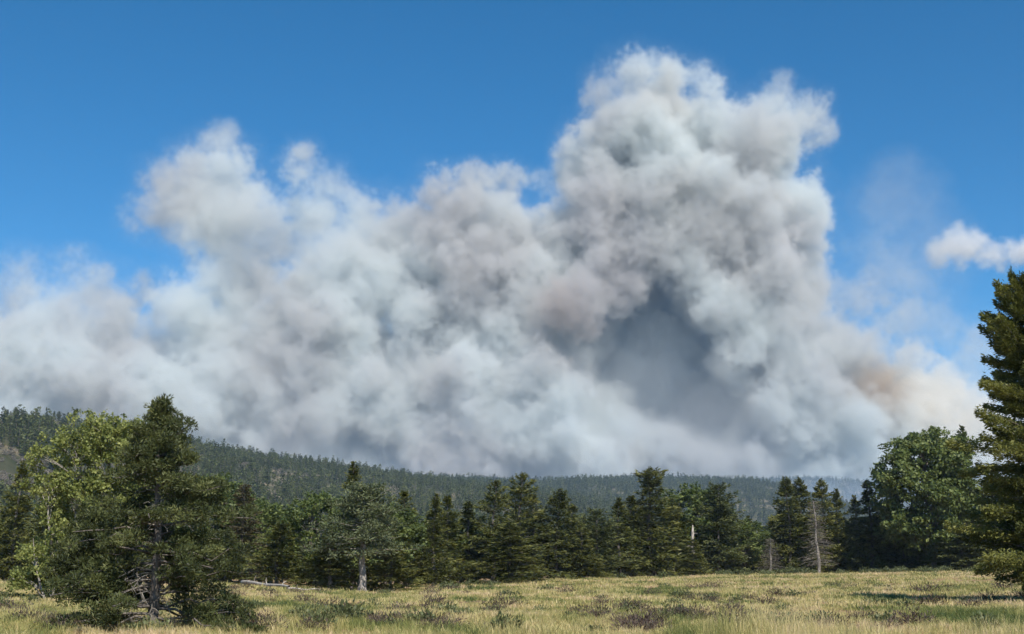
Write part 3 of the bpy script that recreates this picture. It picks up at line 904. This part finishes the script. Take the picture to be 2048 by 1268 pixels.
# kind, x of trunk, y of tip, half width (photo pixels), metres behind the forest edge, label
EDGE = [
 ("spruce_b", 22, 922, 56, 2, "dark spruce standing at the left border of the photo, beside the light green aspen"),
 ("spruce_c", 92, 1000, 50, 9, "dark spruce half hidden behind the lower leaves of the light green aspen"),
 ("spruce_d", -40, 960, 50, 6, "spruce cut off by the left border of the photo"),
 ("broad_a", 432, 950, 75, 20, "dark rounded tree showing just right of the big foreground pine"),
 ("spruce_c", 392, 985, 60, 8, "conifer directly behind the right half of the big foreground pine"),
 ("rusty", 482, 968, 50, 6, "rust tinged conifer standing right of the big foreground pine"),
 ("round_conifer", 452, 1062, 50, 3, "squat dense dark juniper beside the fallen white log"),
 ("broad_b", 522, 1000, 52, 16, "mid green rounded tree behind the rust tinged conifer"),
 ("spruce_c", 552, 1042, 58, 0, "bushy spruce whose lowest boughs hang over the end of the fallen white log"),
 ("broad_a", 632, 984, 62, 5, "tall dark green domed tree left of the pale trunked pine"),
 ("spruce_a", 660, 1068, 62, -1, "low dark spruce filling the gap left of the pale trunk"),
 ("spruce_b", 708, 924, 62, 14, "tall pointed spruce rising behind the pale trunked pine"),
 ("pale_pine", 726, 984, 96, 0, "grey green spreading pine with a bare pale leaning trunk at the meadow edge"),
 ("spruce_a", 782, 1086, 58, -1, "small dark spruce sweeping the grass just right of the pale trunk"),
 ("broad_b", 770, 1010, 60, 12, "soft green tree between the pale trunked pine and the twin spruces"),
 ("spruce_d", 812, 982, 44, 18, "narrow spruce behind the right side of the pale trunked pine"),
 ("spruce_b", 866, 988, 48, 3, "left one of two close pointed spruces with touching boughs"),
 ("spruce_d", 897, 992, 44, 5, "right one of two close pointed spruces with touching boughs"),
 ("spire", 938, 1002, 36, 10, "thin shaded spruce in the gap left of the tall dark pair"),
 ("broad_b", 925, 1050, 44, 14, "small bright green broadleaf crown peeping out low between spruces"),
 ("open_spruce", 985, 958, 58, 2, "spruce with open upswept boughs leaning against its taller right neighbour"),
 ("open_spruce", 1040, 944, 74, 6, "tall spruce with bare gaps between its upper boughs, right of the open one"),
 ("spruce_a", 1022, 1046, 80, -14, "broad low spruce standing forward of the forest edge on the grass"),
 ("spruce_d", 1068, 990, 48, 10, "slender spruce behind the shoulder of the tall open boughed one"),
 ("spruce_c", 1110, 978, 56, 3, "spruce with a streak of bare grey trunk showing in its middle"),
 ("spruce_d", 1150, 1010, 44, 9, "short pointed spruce right of the grey streaked one"),
 ("spruce_b", 1165, 1048, 50, 0, "low bushy spruce with light green tips at the centre of the forest edge"),
 ("round_conifer", 1196, 1022, 52, 2, "blue green rounded conifer in the centre of the forest edge"),
 ("spruce_b", 1238, 996, 50, 3, "first of two pointed spruces left of the tallest knobbed one"),
 ("spruce_d", 1262, 992, 46, 6, "second of two pointed spruces, touching the tallest knobbed one"),
 ("knot_spruce", 1303, 936, 78, 4, "tallest spruce of the edge, its narrow top ending in a dense knob"),
 ("spruce_c", 1348, 1006, 50, 7, "dull green spruce tucked against the right of the knobbed spruce"),
 ("broad_b", 1388, 970, 56, 9, "rounded mid green broadleaf tree standing over the white snag"),
 ("spruce_a", 1386, 1078, 34, -3, "small grey green spruce around the foot of the white snag"),
 ("round_conifer", 1437, 972, 52, 3, "full dark conifer with a blunt dome top right of the white snag"),
 ("spruce_d", 1468, 1030, 40, 10, "dim spruce behind the right edge of the dome topped conifer"),
 ("broad_b", 1490, 1040, 42, 4, "light green low broadleaf tree between the dome topped conifer and the grey dead one"),
 ("dead", 1541, 1076, 34, 0, "small leafless grey tree at the left foot of the twin tipped spruces"),
 ("spruce_b", 1560, 1024, 36, 6, "small spruce behind the small leafless grey tree"),
 ("spruce_a", 1583, 954, 52, 2, "left of two tall spruces grown together, with the darker tip"),
 ("spruce_a", 1607, 957, 50, 5, "right of two tall spruces grown together, slightly shorter"),
 ("dead", 1638, 1000, 46, -1, "larger leafless grey tree with a pale straight trunk in front of dark spruces"),
 ("spruce_a", 1652, 960, 48, 5, "dark spruce rising behind the larger leafless grey tree"),
 ("spruce_b", 1682, 978, 46, 6, "spruce with light boughs just right of the larger leafless grey tree"),
 ("spruce_b", 1718, 990, 38, 5, "slim spruce left of the narrow spire"),
 ("spire", 1747, 960, 34, 4, "narrow spire shaped spruce left of the big rounded broadleaf tree"),
 ("spruce_b", 1778, 1000, 44, 6, "dark spruce pressed between the narrow spire and the big rounded broadleaf tree"),
 ("round_conifer", 1812, 1030, 52, 5, "dark conifer in the shade at the left foot of the big rounded broadleaf tree"),
 ("spruce_b", 1925, 852, 60, 18, "dark pointed conifer tip rising behind the big rounded broadleaf tree"),
 ("round_conifer", 1925, 1056, 60, 4, "dark bushy conifer under the right side of the big rounded broadleaf tree"),
 ("spruce_c", 1990, 960, 70, 10, "shaded conifer behind the lower boughs of the large golden spruce"),
 ("spruce_c", 2060, 930, 80, 12, "conifer behind the large golden spruce at the right border"),
 ("spruce_b", 2130, 960, 70, 4, "conifer beyond the right border of the photo"),
]


def edge_tree(kind, px, tip, hw, back, label, group=None, name=None):
    D = float(edge_d(px)) + back
    x = (px - 1024) / F_PX * CP * D
    z0 = float(gz(x, D))
    H = at(px, tip, D)[2] - z0
    k = H / 12.0
    R = hw * 1.16 / F_PX * D
    sx = R / (VR[kind] * k)
    o = plant(name or NAME.get(kind, "spruce_tree"), V_[kind], x, D, H, sx, 12.0, rngt.uniform(0, 6.28))
    o.rotation_euler = (rngt.normal(0, .022), rngt.normal(0, .022), o.rotation_euler.z)
    word = "dead tree" if kind in ("dead", "snag") else "tree"
    tag(o, label, word, group)
    return o


for e in EDGE:
    edge_tree(*e, group="trees along the forest edge")
t = edge_tree("broad_big", 1868, 856, 84, 3, "big rounded broadleaf tree with a pale trunk showing through its crown, right of the spire", group="trees along the forest edge")
# second rows: nothing in the photo tells these shaded trunks and tips apart
for k in range(64):
    px = -60 + 2200 * (k + rngt.random()) / 64
    tip = rngt.uniform(1015, 1062) - (20 if px < 600 else 0)
    edge_tree(rngt.choice(["spruce_a", "spruce_b", "spruce_c", "spruce_d", "round_conifer", "spire"]), px, tip, rngt.uniform(36, 52), rngt.uniform(16, 34),
              "shaded conifer in the second row, its tip just showing behind the forest edge", "second row conifers behind the forest edge")

# white broken snag in front of the domed conifer
Ds = float(edge_d(1387)) - 1
snag = link("dead_tree", None); snag.location = ((1387 - 1024) / F_PX * CP * Ds, Ds, float(gz((1387 - 1024) / F_PX * CP * Ds, Ds)))
Hs = at(1387, 1050, Ds)[2] - snag.location.z
zz = np.linspace(-0.2, Hs, 9)
tv, tf = tubes([(np.stack([0.05 * np.sin(zz * 1.2), 0 * zz, zz], -1), np.linspace(0.26, 0.17, 9) * np.where(zz > Hs - 0.1, 0.4, 1))], 8)
link("trunk", build_mesh("snag_trunk", tv, tf, M_WHITE, smooth=True), snag)
for h, dx in ((Hs * .35, .8), (Hs * .55, -.9), (Hs * .8, .6)):
    bv, bf = tubes([(np.array([[0, 0, h], [dx * 0.5, -0.2, h + 0.25], [dx, -0.3, h + 0.2]]), np.array([0.05, 0.035, 0.015]))], 5)
    link("broken_branch", build_mesh("snag_branch", bv, bf, M_WHITE), snag)
tag(snag, "bleached white branchless snag standing against the dome topped conifer", "dead tree")


# ---------------------------------------------------------------- single trees one can pick out on the slopes
def hill_tree(hill, kind, px, v, H, hw, label, group):
    X, Y, Z = [float(q) for q in hill.point(np.array([px]), np.array([v]))[:, 0]] if False else [float(np.ravel(q)[0]) for q in hill.point(np.array([float(px)]), np.array([float(v)]))]
    o = plant(NAME.get(kind, "spruce_tree"), V_[kind], X, Y, H, hw / (VR[kind] * H / 12), 12.0, rngt.uniform(0, 6.28))
    o.location.z = Z - 0.3
    tag(o, label, "tree", group)


G1 = "trees standing out on the left hillside"
for kind, px, v, H, hw, lab in [
 ("round_conifer", 6, 1.0, 8.5, 2.3, "tree at the very left end of the hilltop skyline"),
 ("spruce_b", 20, 0.93, 7.5, 2.4, "dark pointed tree just below the left end of the skyline"),
 ("spruce_d", 40, 0.90, 7.5, 2.0, "second dark pointed tree below the skyline at the far left"),
 ("round_conifer", 70, 1.0, 8.5, 2.5, "dark round topped tree standing alone on the hilltop skyline"),
 ("spruce_c", 86, 0.98, 10.5, 2.4, "left tree of the clump on the hilltop skyline"),
 ("round_conifer", 96, 1.0, 11.0, 3.0, "middle and tallest tree of the clump on the hilltop skyline"),
 ("round_conifer", 115, 1.0, 11.5, 3.0, "broad tree at the right of the clump on the hilltop skyline"),
 ("round_conifer", 132, 1.0, 9.8, 2.6, "lower tree closing the right end of the hilltop clump"),
 ("spire", 165, 1.0, 8.2, 1.2, "tiny lone spire on the skyline left of the light green aspen"),
 ("spruce_b", 368, 1.0, 11.5, 2.0, "lone pointed tree on the skyline just right of the big foreground pine"),
 ("broad_b", 536, 1.0, 12.5, 5.0, "broad crowned tree sticking out of the sloping skyline above the rust tinged conifer"),
 ("round_conifer", 548, 1.0, 11.5, 3.0, "smaller tree touching the broad crown on the sloping skyline"),
 ("spruce_b", 572, 1.0, 10.5, 2.4, "little pointed tree right of the broad crown on the sloping skyline"),
 ("round_conifer", 651, 1.0, 11.0, 3.0, "blunt little tree on the skyline left of the tall pointed spruce"),
 ("round_conifer", 779, 1.0, 15.0, 3.2, "tallest little tree on the low skyline right of the tall pointed spruce"),
 ("round_conifer", 793, 1.0, 12.5, 3.0, "second little tree on the low skyline, beside the tallest one"),
 ("round_conifer", 813, 1.0, 9.0, 2.8, "third little tree on the low skyline right of the tall pointed spruce"),
 ("broad_b", 836, 1.0, 11.5, 6.0, "wide flat topped little tree at the foot of the white smoke wisp"),
]:
    hill_tree(HILL_L, kind, px, v, H, hw, lab, G1)
for k in range(70):
    px = rngt.uniform(-60, 330); v = rngt.uniform(0.45, 0.97)
    hill_tree(HILL_L, rngt.choice(["spruce_a", "spruce_b", "spruce_d", "round_conifer"]), px, v, rngt.uniform(6, 9), rngt.uniform(1.6, 2.6),
              "small dark conifer among others on the brown left hillside", "small conifers on the left hillside")


# ---------------------------------------------------------------- large trees near the camera
def near_tree(name, parts, wood, leaf, px, D, label, cat="tree", rot=0.0):
    (wV, wF), (nV, nF, nT) = parts
    x = (px - 1024) / F_PX * CP * D
    o = link(name, None); o.location = (x, D, float(gz(x, D))); o.rotation_euler = (0, 0, rot)
    link("trunk", build_mesh(name + "_trunk", wV, wF, wood, smooth=True), o)
    link("crown", build_mesh(name + "_crown", nV, nF, leaf, tint=nT), o)
    return tag(o, label, cat)


def height_for(px, tip, D):
    x = (px - 1024) / F_PX * CP * D
    return float(at(px, tip, D)[2] - gz(x, D))


rngn = np.random.default_rng(44)
# big irregular pine, left foreground
D1 = 33.0
H1 = height_for(308, 818, D1)
k1 = D1 / F_PX
prof = [(0.0, 235, 190), (0.05, 235, 185), (0.16, 120, 150), (0.26, 150, 185), (0.36, 175, 190), (0.46, 165, 135), (0.56, 140, 90), (0.66, 124, 95),
        (0.76, 98, 66), (0.84, 82, 46), (0.88, 60, 30), (0.92, 36, 22), (1.0, 20, 16)]
prof = [(t, r * k1, l * k1) for t, r, l in prof]
near = pine_parts(rngn, H1, prof, 98, 8, 0.225, 150, 0.11, 0.030, 0.14, flat=0.58, z0=0.03, rise=0.14, start=0.34, jit=0.08, gap=0.38,
                  extra=[(t, a, L * k1) for t, a, L in [(.05, .1, 235), (.065, -.35, 215), (.05, 3.3, 170), (.10, .3, 190), (.12, 3.0, 190), (.15, 3.5, 185), (.2, 2.9, 190), (.23, 3.3, 195), (.27, .2, 170), (.31, -.2, 185), (.34, 3.0, 200)]])
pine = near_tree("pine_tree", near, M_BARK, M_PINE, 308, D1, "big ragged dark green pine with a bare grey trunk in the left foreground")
# dead inner twigs of the pine
tw = []
for k in range(70):
    z = H1 * rngn.uniform(0.02, 0.72); a = rngn.uniform(0, 6.28); Lb = rngn.uniform(0.4, 1.3)
    s = np.linspace(0, 1, 5)
    P = np.stack([math.cos(a) * s * Lb, math.sin(a) * s * Lb, z + Lb * (0.15 * s - 0.35 * s ** 2)], -1) + rngn.normal(0, 0.03, (5, 3)); P[0, :2] = 0
    tw.append((P, np.linspace(0.016, 0.004, 5)))
    for q in range(3):
        b = P[2 + q % 2]; e = b + rngn.normal(0, 0.22, 3)
        tw.append((np.stack([b, (b + e) / 2 + rngn.normal(0, 0.03, 3), e]), np.array([0.008, 0.006, 0.003])))
v, f = tubes(tw, 3)
link("dead_twigs", build_mesh("pine_dead_twigs", v, f, M_BARKPALE), pine)
# smaller pine left of it with its own short trunk
D2 = 36.5
H2 = height_for(190, 1046, D2)
k2 = D2 / F_PX
prof2 = [(t, r * k2, l * k2) for t, r, l in [(0, 60, 50), (0.2, 100, 78), (0.45, 105, 88), (0.7, 85, 75), (0.88, 60, 55), (1, 35, 30)]]
near2 = pine_parts(rngn, H2, prof2, 46, 7, 0.23, 150, 0.125, 0.036, 0.10, flat=0.6, z0=0.26, rise=0.1, start=0.2, jit=0.08)
near_tree("pine_tree", near2, M_BARK, M_PINE, 190, D2, "smaller dark pine on a short black trunk, tucked left of the big ragged pine")

# light green aspen behind the pine
D3 = 62.0
H3 = height_for(205, 838, D3)
k3 = D3 / F_PX
cl, lb = [], []
stems = [(205, 0.0, 1.0, .13), (150, -0.5, 0.88, .09), (250, 0.4, 0.97, .09), (100, -0.9, 0.66, .07), (78, -1.0, 0.34, .05)]
for spx, yy, hf, r in stems:
    x0 = (spx - 205) * k3 * 0.75; x1 = (spx - 205) * k3
    zz = np.linspace(-0.2, H3 * hf * 0.97, 10); q = zz.clip(0) / (H3 * hf)
    lb.append((np.stack([x0 + (x1 - x0) * q + 0.09 * np.sin(zz * 1.3 + spx), yy + 0.06 * np.cos(zz + spx), zz], -1), r * (1 - q) ** 0.7 + 0.012))
for k in range(300):
    t = rngn.random()
    h = H3 * (0.07 + 0.93 * t)
    # crown half widths by height, photo pixels from x=205: left, right
    lw = np.interp(t, [0, .15, .3, .5, .7, .85, 1], [150, 165, 100, 125, 150, 115, 35]); rw = np.interp(t, [0, .3, .6, .8, .93, 1], [40, 60, 90, 82, 75, 40])
    x = rngn.uniform(-lw, rw) * k3; y = rngn.normal(0, 0.9)
    j = int(np.argmin([abs((s_[0] - 205) * k3 - x) + (3 if s_[2] * H3 < h - 0.3 else 0) for s_ in stems]))
    P0, R0 = lb[j]
    b = P0[int(np.clip(np.searchsorted(P0[:, 2], h - 0.5), 1, 9)) - 1]
    e = np.array([x, y, h])
    s = np.linspace(0, 1, 5)[:, None]
    P = b + (e - b) * s + rngn.normal(0, 0.05, (5, 3)) * (s * (1 - s) * 4)
    lb.append((P, np.linspace(0.030, 0.008, 5)))
    for q in range(5):
        cl.append([*(e + rngn.normal(0, 1, 3) * np.array([0.30, 0.30, 0.22])), 0.26 * rngn.uniform(0.6, 1.3)])
asp = clump_parts(rngn, cl, lb, 40, 0.13, 0.10, 0.9, leafy=True)
near_tree("aspen_tree", asp, M_BARKPALE, M_ASPEN, 205, D3, "light green aspen with thin pale stems behind the big foreground pine")

# large golden green spruce at the right border
D4 = 56.0
H4 = height_for(2092, 560, D4)
R4 = 146 / F_PX * D4
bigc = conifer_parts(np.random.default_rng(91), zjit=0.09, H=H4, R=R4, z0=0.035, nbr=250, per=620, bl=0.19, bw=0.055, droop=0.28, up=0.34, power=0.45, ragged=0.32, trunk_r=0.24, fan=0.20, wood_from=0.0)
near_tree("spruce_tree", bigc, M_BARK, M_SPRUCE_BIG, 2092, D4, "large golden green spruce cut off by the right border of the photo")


# ---------------------------------------------------------------- fallen logs
def ground_hit(px, py):
    ds = np.linspace(18, 200, 1500)
    P = np.array([at(px, py, d) for d in (18, 200)])
    xs = P[0][0] + (P[1][0] - P[0][0]) * (ds - 18) / 182; zs = P[0][2] + (P[1][2] - P[0][2]) * (ds - 18) / 182
    below = np.nonzero(zs <= gz(xs, ds))[0]
    i = below[0] if len(below) else len(ds) - 1
    return np.array([xs[i], ds[i], float(gz(xs[i], ds[i]))])


def log(a, b, r, label, branches=3):
    A, B = ground_hit(*a), ground_hit(*b)
    o = link("fallen_log", None); o.location = A
    s = np.linspace(0, 1, 8)[:, None]
    P = (B - A) * s + np.array([0, 0, r + 0.14]); P[:, 2] += 0.04 * np.sin(s[:, 0] * 9)
    v, f = tubes([(P, np.linspace(r, r * 0.55, 8))], 8)
    link("trunk", build_mesh("log_trunk", v, f, M_WHITE, smooth=True), o)
    for k in range(branches):
        b0 = P[2 + k * 2 % 6]; d = np.array([rngn.normal(0, .3), rngn.normal(0, .3), rngn.uniform(.3, .7)])
        v, f = tubes([(np.stack([b0, b0 + d * .6, b0 + d + np.array([.1, 0, -.05])]), np.array([.05, .035, .012]))], 5)
        link("broken_branch", build_mesh("log_branch", v, f, M_WHITE), o)
    tag(o, label, "fallen log")


log((484, 1171), (578, 1182), 0.15, "long bleached fallen log at the meadow edge below the squat juniper")
log((22, 1166), (84, 1164), 0.14, "short bleached fallen log in the grass at the far left")
log((575, 1183), (640, 1185), 0.06, "thin grey fallen pole lying right of the long bleached log", 1)


# ---------------------------------------------------------------- shrubs
def shrub_mesh(rng, W, H, mat, n=420, bl=0.10, name="shrub", leafy=False):
    d = unit(rng.normal(size=(n, 3))); d[:, 2] = np.abs(d[:, 2])
    rr = rng.random(n) ** 0.4
    lump = 1 + 0.28 * np.sin(np.arctan2(d[:, 1], d[:, 0]) * 3 + rng.random() * 6) * np.cos(d[:, 2] * 4)
    P = d * (rr * lump)[:, None] * np.array([W, W, H])
    Dv = d * 0.8 + rng.normal(0, 0.5, (n, 3)) + np.array([0, 0, 0.5])
    ln = bl * rng.uniform(0.6, 1.5, n)
    V, F, T = blades(P, Dv, ln, ln * (0.5 if leafy else 0.22), rng, np.clip(rng.normal(0.45, 0.2, n), 0, 1))
    tw = []
    for k in range(9):
        a = rng.uniform(0, 6.28); e = np.array([math.cos(a) * W * .7, math.sin(a) * W * .7, H * rng.uniform(.4, .9)])
        tw.append((np.stack([np.array([0, 0, -0.05]), e * [.4, .4, .6], e]), np.array([.018, .012, .005])))
    v2, f2 = tubes(tw, 3)
    me = build_mesh(name, np.concatenate([V, v2]), np.concatenate([F, f2 + len(V)]), mat, tint=np.concatenate([T, np.full(len(v2), .3)]))
    return me


rs = np.random.default_rng(8)
BS = [shrub_mesh(rs, rs.uniform(.5, .9), rs.uniform(.32, .48), M_BROWNSHRUB, name="brown_shrub") for _ in range(5)]
GS = [shrub_mesh(rs, rs.uniform(.45, .75), rs.uniform(.28, .42), M_GREENSHRUB, name="green_shrub", leafy=True) for _ in range(4)]


def shrub(mesh, px, py, s, label, group=None, name="shrub"):
    p = ground_hit(px, py)
    o = link(name, mesh); o.location = p; o.rotation_euler = (0, 0, rs.uniform(0, 6.28)); o.scale = (s, s, s * rs.uniform(.8, 1.1))
    tag(o, label, "shrub", group)


for px, py, s, lab in [
 (690, 1242, 1.3, "wide low green shrub in the dry grass right of the foreground pine boughs"),
 (650, 1244, 1.0, "green shrub touching the left side of the wide low one"),
 (732, 1240, 0.9, "green shrub touching the right side of the wide low one"),
 (1190, 1268, 0.7, "small bright green bush on the bottom border of the photo"),
]:
    shrub(GS[rs.integers(4)], px, py, s, lab)
for px, py, s, lab in [
 (1012, 1213, 1.2, "dark brown shrub, broadest of the pair in the central meadow"),
 (985, 1232, 1.1, "dark brown shrub below and left of the broadest central one"),
 (1275, 1224, 0.9, "dark shrub alone in the pale grass right of centre"),
 (1395, 1198, 1.0, "dark shrub in the right half of the meadow, below the white snag"),
 (1497, 1200, 0.9, "round dark shrub below the small leafless grey tree"),
 (1850, 1186, 1.5, "sprawling dark brown shrub left of the large golden spruce's shadow"),
]:
    shrub(BS[rs.integers(5)], px, py, s, lab)
def whereabouts(px, py):
    for lim, w in ((560, "near the big foreground pine"), (900, "before the pale trunked pine"), (1180, "before the broad low spruce"),
                   (1480, "before the knobbed spruce"), (1720, "before the leafless grey trees"), (9999, "before the big rounded broadleaf tree")):
        if px < lim: break
    return w + (", close by" if py > 1225 else ", halfway back" if py > 1195 else ", far back")


for k in range(320):
    px = rs.uniform(-20, 2070); py = 1176 + 92 * rs.random() ** 1.1
    if 1500 < px and py > 1215 and rs.random() < .6: continue
    p = ground_hit(px, py)
    if vnoise(p[0] * .12, p[1] * .07, 55) < rs.uniform(-1.0, .35): continue
    if p[1] > edge_d(px) - 5: continue
    if rs.random() < 0.62:
        shrub(BS[rs.integers(5)], px, py, rs.uniform(.5, 1.3), "low twiggy brown shrub " + whereabouts(px, py), "brown shrubs dotted over the meadow")
    else:
        shrub(GS[rs.integers(4)], px, py, rs.uniform(.5, 1.1), "low dull green shrub " + whereabouts(px, py), "green shrubs dotted over the meadow")
for k in range(46):
    px = rs.uniform(1480, 1960) if k % 4 else rs.uniform(820, 1480)
    D = float(edge_d(px)) - rs.uniform(2, 16)
    x = (px - 1024) / F_PX * CP * D
    o = link("shrub", GS[rs.integers(4)]); o.location = (x, D, float(gz(x, D))); s = rs.uniform(1.0, 2.2); o.scale = (s, s, s); o.rotation_euler = (0, 0, rs.uniform(0, 6))
    tag(o, "dark green knee high shrub in the thicket along the foot of the forest edge", "shrub", "shrubs along the foot of the forest edge")


# ---------------------------------------------------------------- grass
def tuft(rng, n, h, spread, w, lean):
    VV, FF = [], []
    for k in range(n):
        a = rng.uniform(0, 6.28); b = np.array([math.cos(a), math.sin(a), 0]) * spread * rng.random() ** .6
        hh = h * rng.uniform(.45, 1.15); ld = np.array([math.cos(a + rng.normal(0, .7)), math.sin(a + rng.normal(0, .7)), 0]) * lean * hh * rng.uniform(.2, 1.2)
        sd = unit(np.cross(ld + [0, 0, 1e-3], [0, 0, 1])) if rng.random() < .5 else unit(np.array([rng.normal(), rng.normal(), 0]))
        p0, p1, p2 = b, b + ld * .3 + [0, 0, hh * .6], b + ld + [0, 0, hh]
        ww = w * rng.uniform(.6, 1.3)
        i = len(VV)
        VV += [p0 - sd * ww * .5, p0 + sd * ww * .5, p1 + sd * ww * .4, p1 - sd * ww * .4, p2 + sd * ww * .12, p2 - sd * ww * .12]
        FF += [[i, i + 1, i + 2, i + 3], [i + 3, i + 2, i + 4, i + 5]]
    return build_mesh("grass_tuft", VV, FF, M_GRASS)


def build_grass():
    rng = np.random.default_rng(31)
    near_t = [tuft(rng, 26, .19, .17, .014, .6), tuft(rng, 24, .14, .20, .014, .7), tuft(rng, 22, .27, .13, .012, .5), tuft(rng, 30, .10, .24, .016, .8)]
    far_t = [tuft(rng, 18, .15, .35, .040, .6), tuft(rng, 18, .10, .45, .045, .7), tuft(rng, 16, .22, .30, .032, .5)]
    stalk = [tuft(rng, 12, .80, .14, .010, .35), tuft(rng, 16, .65, .18, .010, .45)]
    P, W, S = [], [], []
    def add(n, y0, y1, whiches, s0, s1, x0=-.5, x1=.5, f=None):
        y = np.sqrt(rng.uniform(y0 ** 2, y1 ** 2, n)); x = rng.uniform(x0, x1, n) * y
        k = (y < np.interp(px_of(x, y), EDGE_PX, EDGE_D) + 6)
        dens = vnoise(x * .5, y * .32, 2) + .6 * vnoise(x * 1.3, y * .9, 4)
        k &= dens > rng.uniform(-1.2, .3, n)
        if f is not None: k &= f(x, y)
        x, y, dens = x[k], y[k], dens[k]
        P.append(np.stack([x, y, gz(x, y) - .01], -1)); W.append(rng.choice(whiches, len(x))); S.append(rng.uniform(s0, s1, len(x)) * (0.95 + .25 * np.clip(dens, -1, 1)))
    add(30000, 16, 48, [0, 0, 1, 2, 3], .7, 1.25)
    add(34000, 46, 84, [0, 1, 1, 3, 4, 5, 6], .75, 1.3)
    add(32000, 80, 190, [4, 5, 5, 6], .8, 1.5)
    add(1500, 19, 33, [7, 8], .55, 1.0, .12, .46, lambda x, y: vnoise(x * .6, y * .4, 77) > -.1)
    add(350, 22, 40, [7, 8], .45, .75, -.45, .12)
    P, W, S = np.concatenate(P), np.concatenate(W), np.concatenate(S)
    scatter("meadow_grass", "dry yellow and green grass tufts covering the whole meadow", P, rng.uniform(0, 6.28, len(P)), S, W, near_t + far_t + stalk, tilt=rng.normal(0, .12, (len(P), 2)))


build_grass()


# ---------------------------------------------------------------- clouds and an added haze layer
def small_volume(name, label, puffs, vmin, vmax, vox, D0, sigma, base, seed, edge, amp, kind, cat=None, aniso=0.3):
    rng = np.random.default_rng(seed)
    vmin = np.array(vmin, float); n = np.round((np.array(vmax) - vmin) / vox).astype(int) + 1
    S, W = rasterise(puffs, vmin, n, vox, rng, D0, kids=(12, 5))
    sh = tuple(int(q) for q in n)
    S += amp * fbm3(sh, 3.4, rng, cut=1 / 25)
    d = smooth01((S + edge * .3) / edge) * np.clip(W, 0, 1) ** 1.5
    for q in range(3):
        d[tuple([slice(None)] * q + [0])] = 0; d[tuple([slice(None)] * q + [-1])] = 0
    o = volume_object(name, vmin, vmin + (n - 1) * vox, n, d, smoke_mat(name, sigma, base, aniso=aniso))
    tag(o, label, cat, kind=kind)


CD = 14000.0
kc = CD / F_PX
def box_px(x0, x1, y0, y1, D, dn, df):
    a, b = at(x0, y1, D), at(x1, y0, D)
    return [a[0], D - dn, a[2]], [b[0], D + df, b[2]]
lo, hi = box_px(1800, 2200, 420, 570, CD, 900, 900)
small_volume("cloud", "small white cumulus cloud in the blue sky right of the smoke", [
 (1880, 500, 30, 0, .8), (1905, 492, 34, 0, 1), (1940, 498, 36, 60, 1), (1972, 512, 28, 0, .95), (2005, 514, 26, 100, .9), (2030, 506, 28, 60, .9), (2060, 498, 30, 0, 1), (2100, 510, 28, 0, .9), (1855, 505, 16, 0, .35),
 (1925, 515, 22, 0, .8), (2140, 515, 24, 0, .7)], lo, hi, 26.0, CD, 0.010, (.985, .985, .985), 3, 130, 24, "stuff")
lo, hi = box_px(1940, 2120, 590, 690, CD, 500, 500)
small_volume("cloud", "faint flat little cloud beside the tip of the large golden spruce", [(1990, 636, 18, 0, .4), (2015, 634, 20, 0, .4), (2045, 640, 18, 0, .35), (1985, 672, 14, 0, .18), (1960, 675, 12, 0, .15)], lo, hi, 26.0, CD, 0.003, (.985, .985, .985), 4, 100, 30, "stuff")

# thin blue volume added before the far ridge to imitate distance haze
lo, hi = box_px(1380, 2100, 930, 1040, 3650, 330, 330)
small_volume("smoke", "added thin blue haze layer tinting the far ridge", [(x, 995, 58, 0, w) for x, w in ((1470, .3), (1530, .7), (1590, .9), (1650, 1), (1710, 1), (1770, 1), (1830, 1), (1890, 1), (1950, .8), (2010, .6))],
             lo, hi, 22.0, 3650, 0.0032, (.66, .80, .98), 12, 60, 12, "stuff", aniso=0.1)

# ---------------------------------------------------------------- air
hz = [(-9500, -200, -40), (9500, 4440, 345)]
v = [(hz[a][0], hz[b][1], hz[c][2]) for a in (0, 1) for b in (0, 1) for c in (0, 1)]
f = [(0, 1, 3, 2), (4, 6, 7, 5), (0, 4, 5, 1), (2, 3, 7, 6), (0, 2, 6, 4), (1, 5, 7, 3)]
m, nt, N, L, out = node_mat("thin_blue_haze")
pv = N.new("ShaderNodeVolumePrincipled"); pv.inputs["Color"].default_value = (0.48, 0.70, 1.0, 1); pv.inputs["Density"].default_value = 0.000075
L.new(pv.outputs[0], out.inputs["Volume"])
tag(link("haze", build_mesh("haze", v, f, m)), "thin bluish air over the meadow and the ridges", None, kind="stuff")
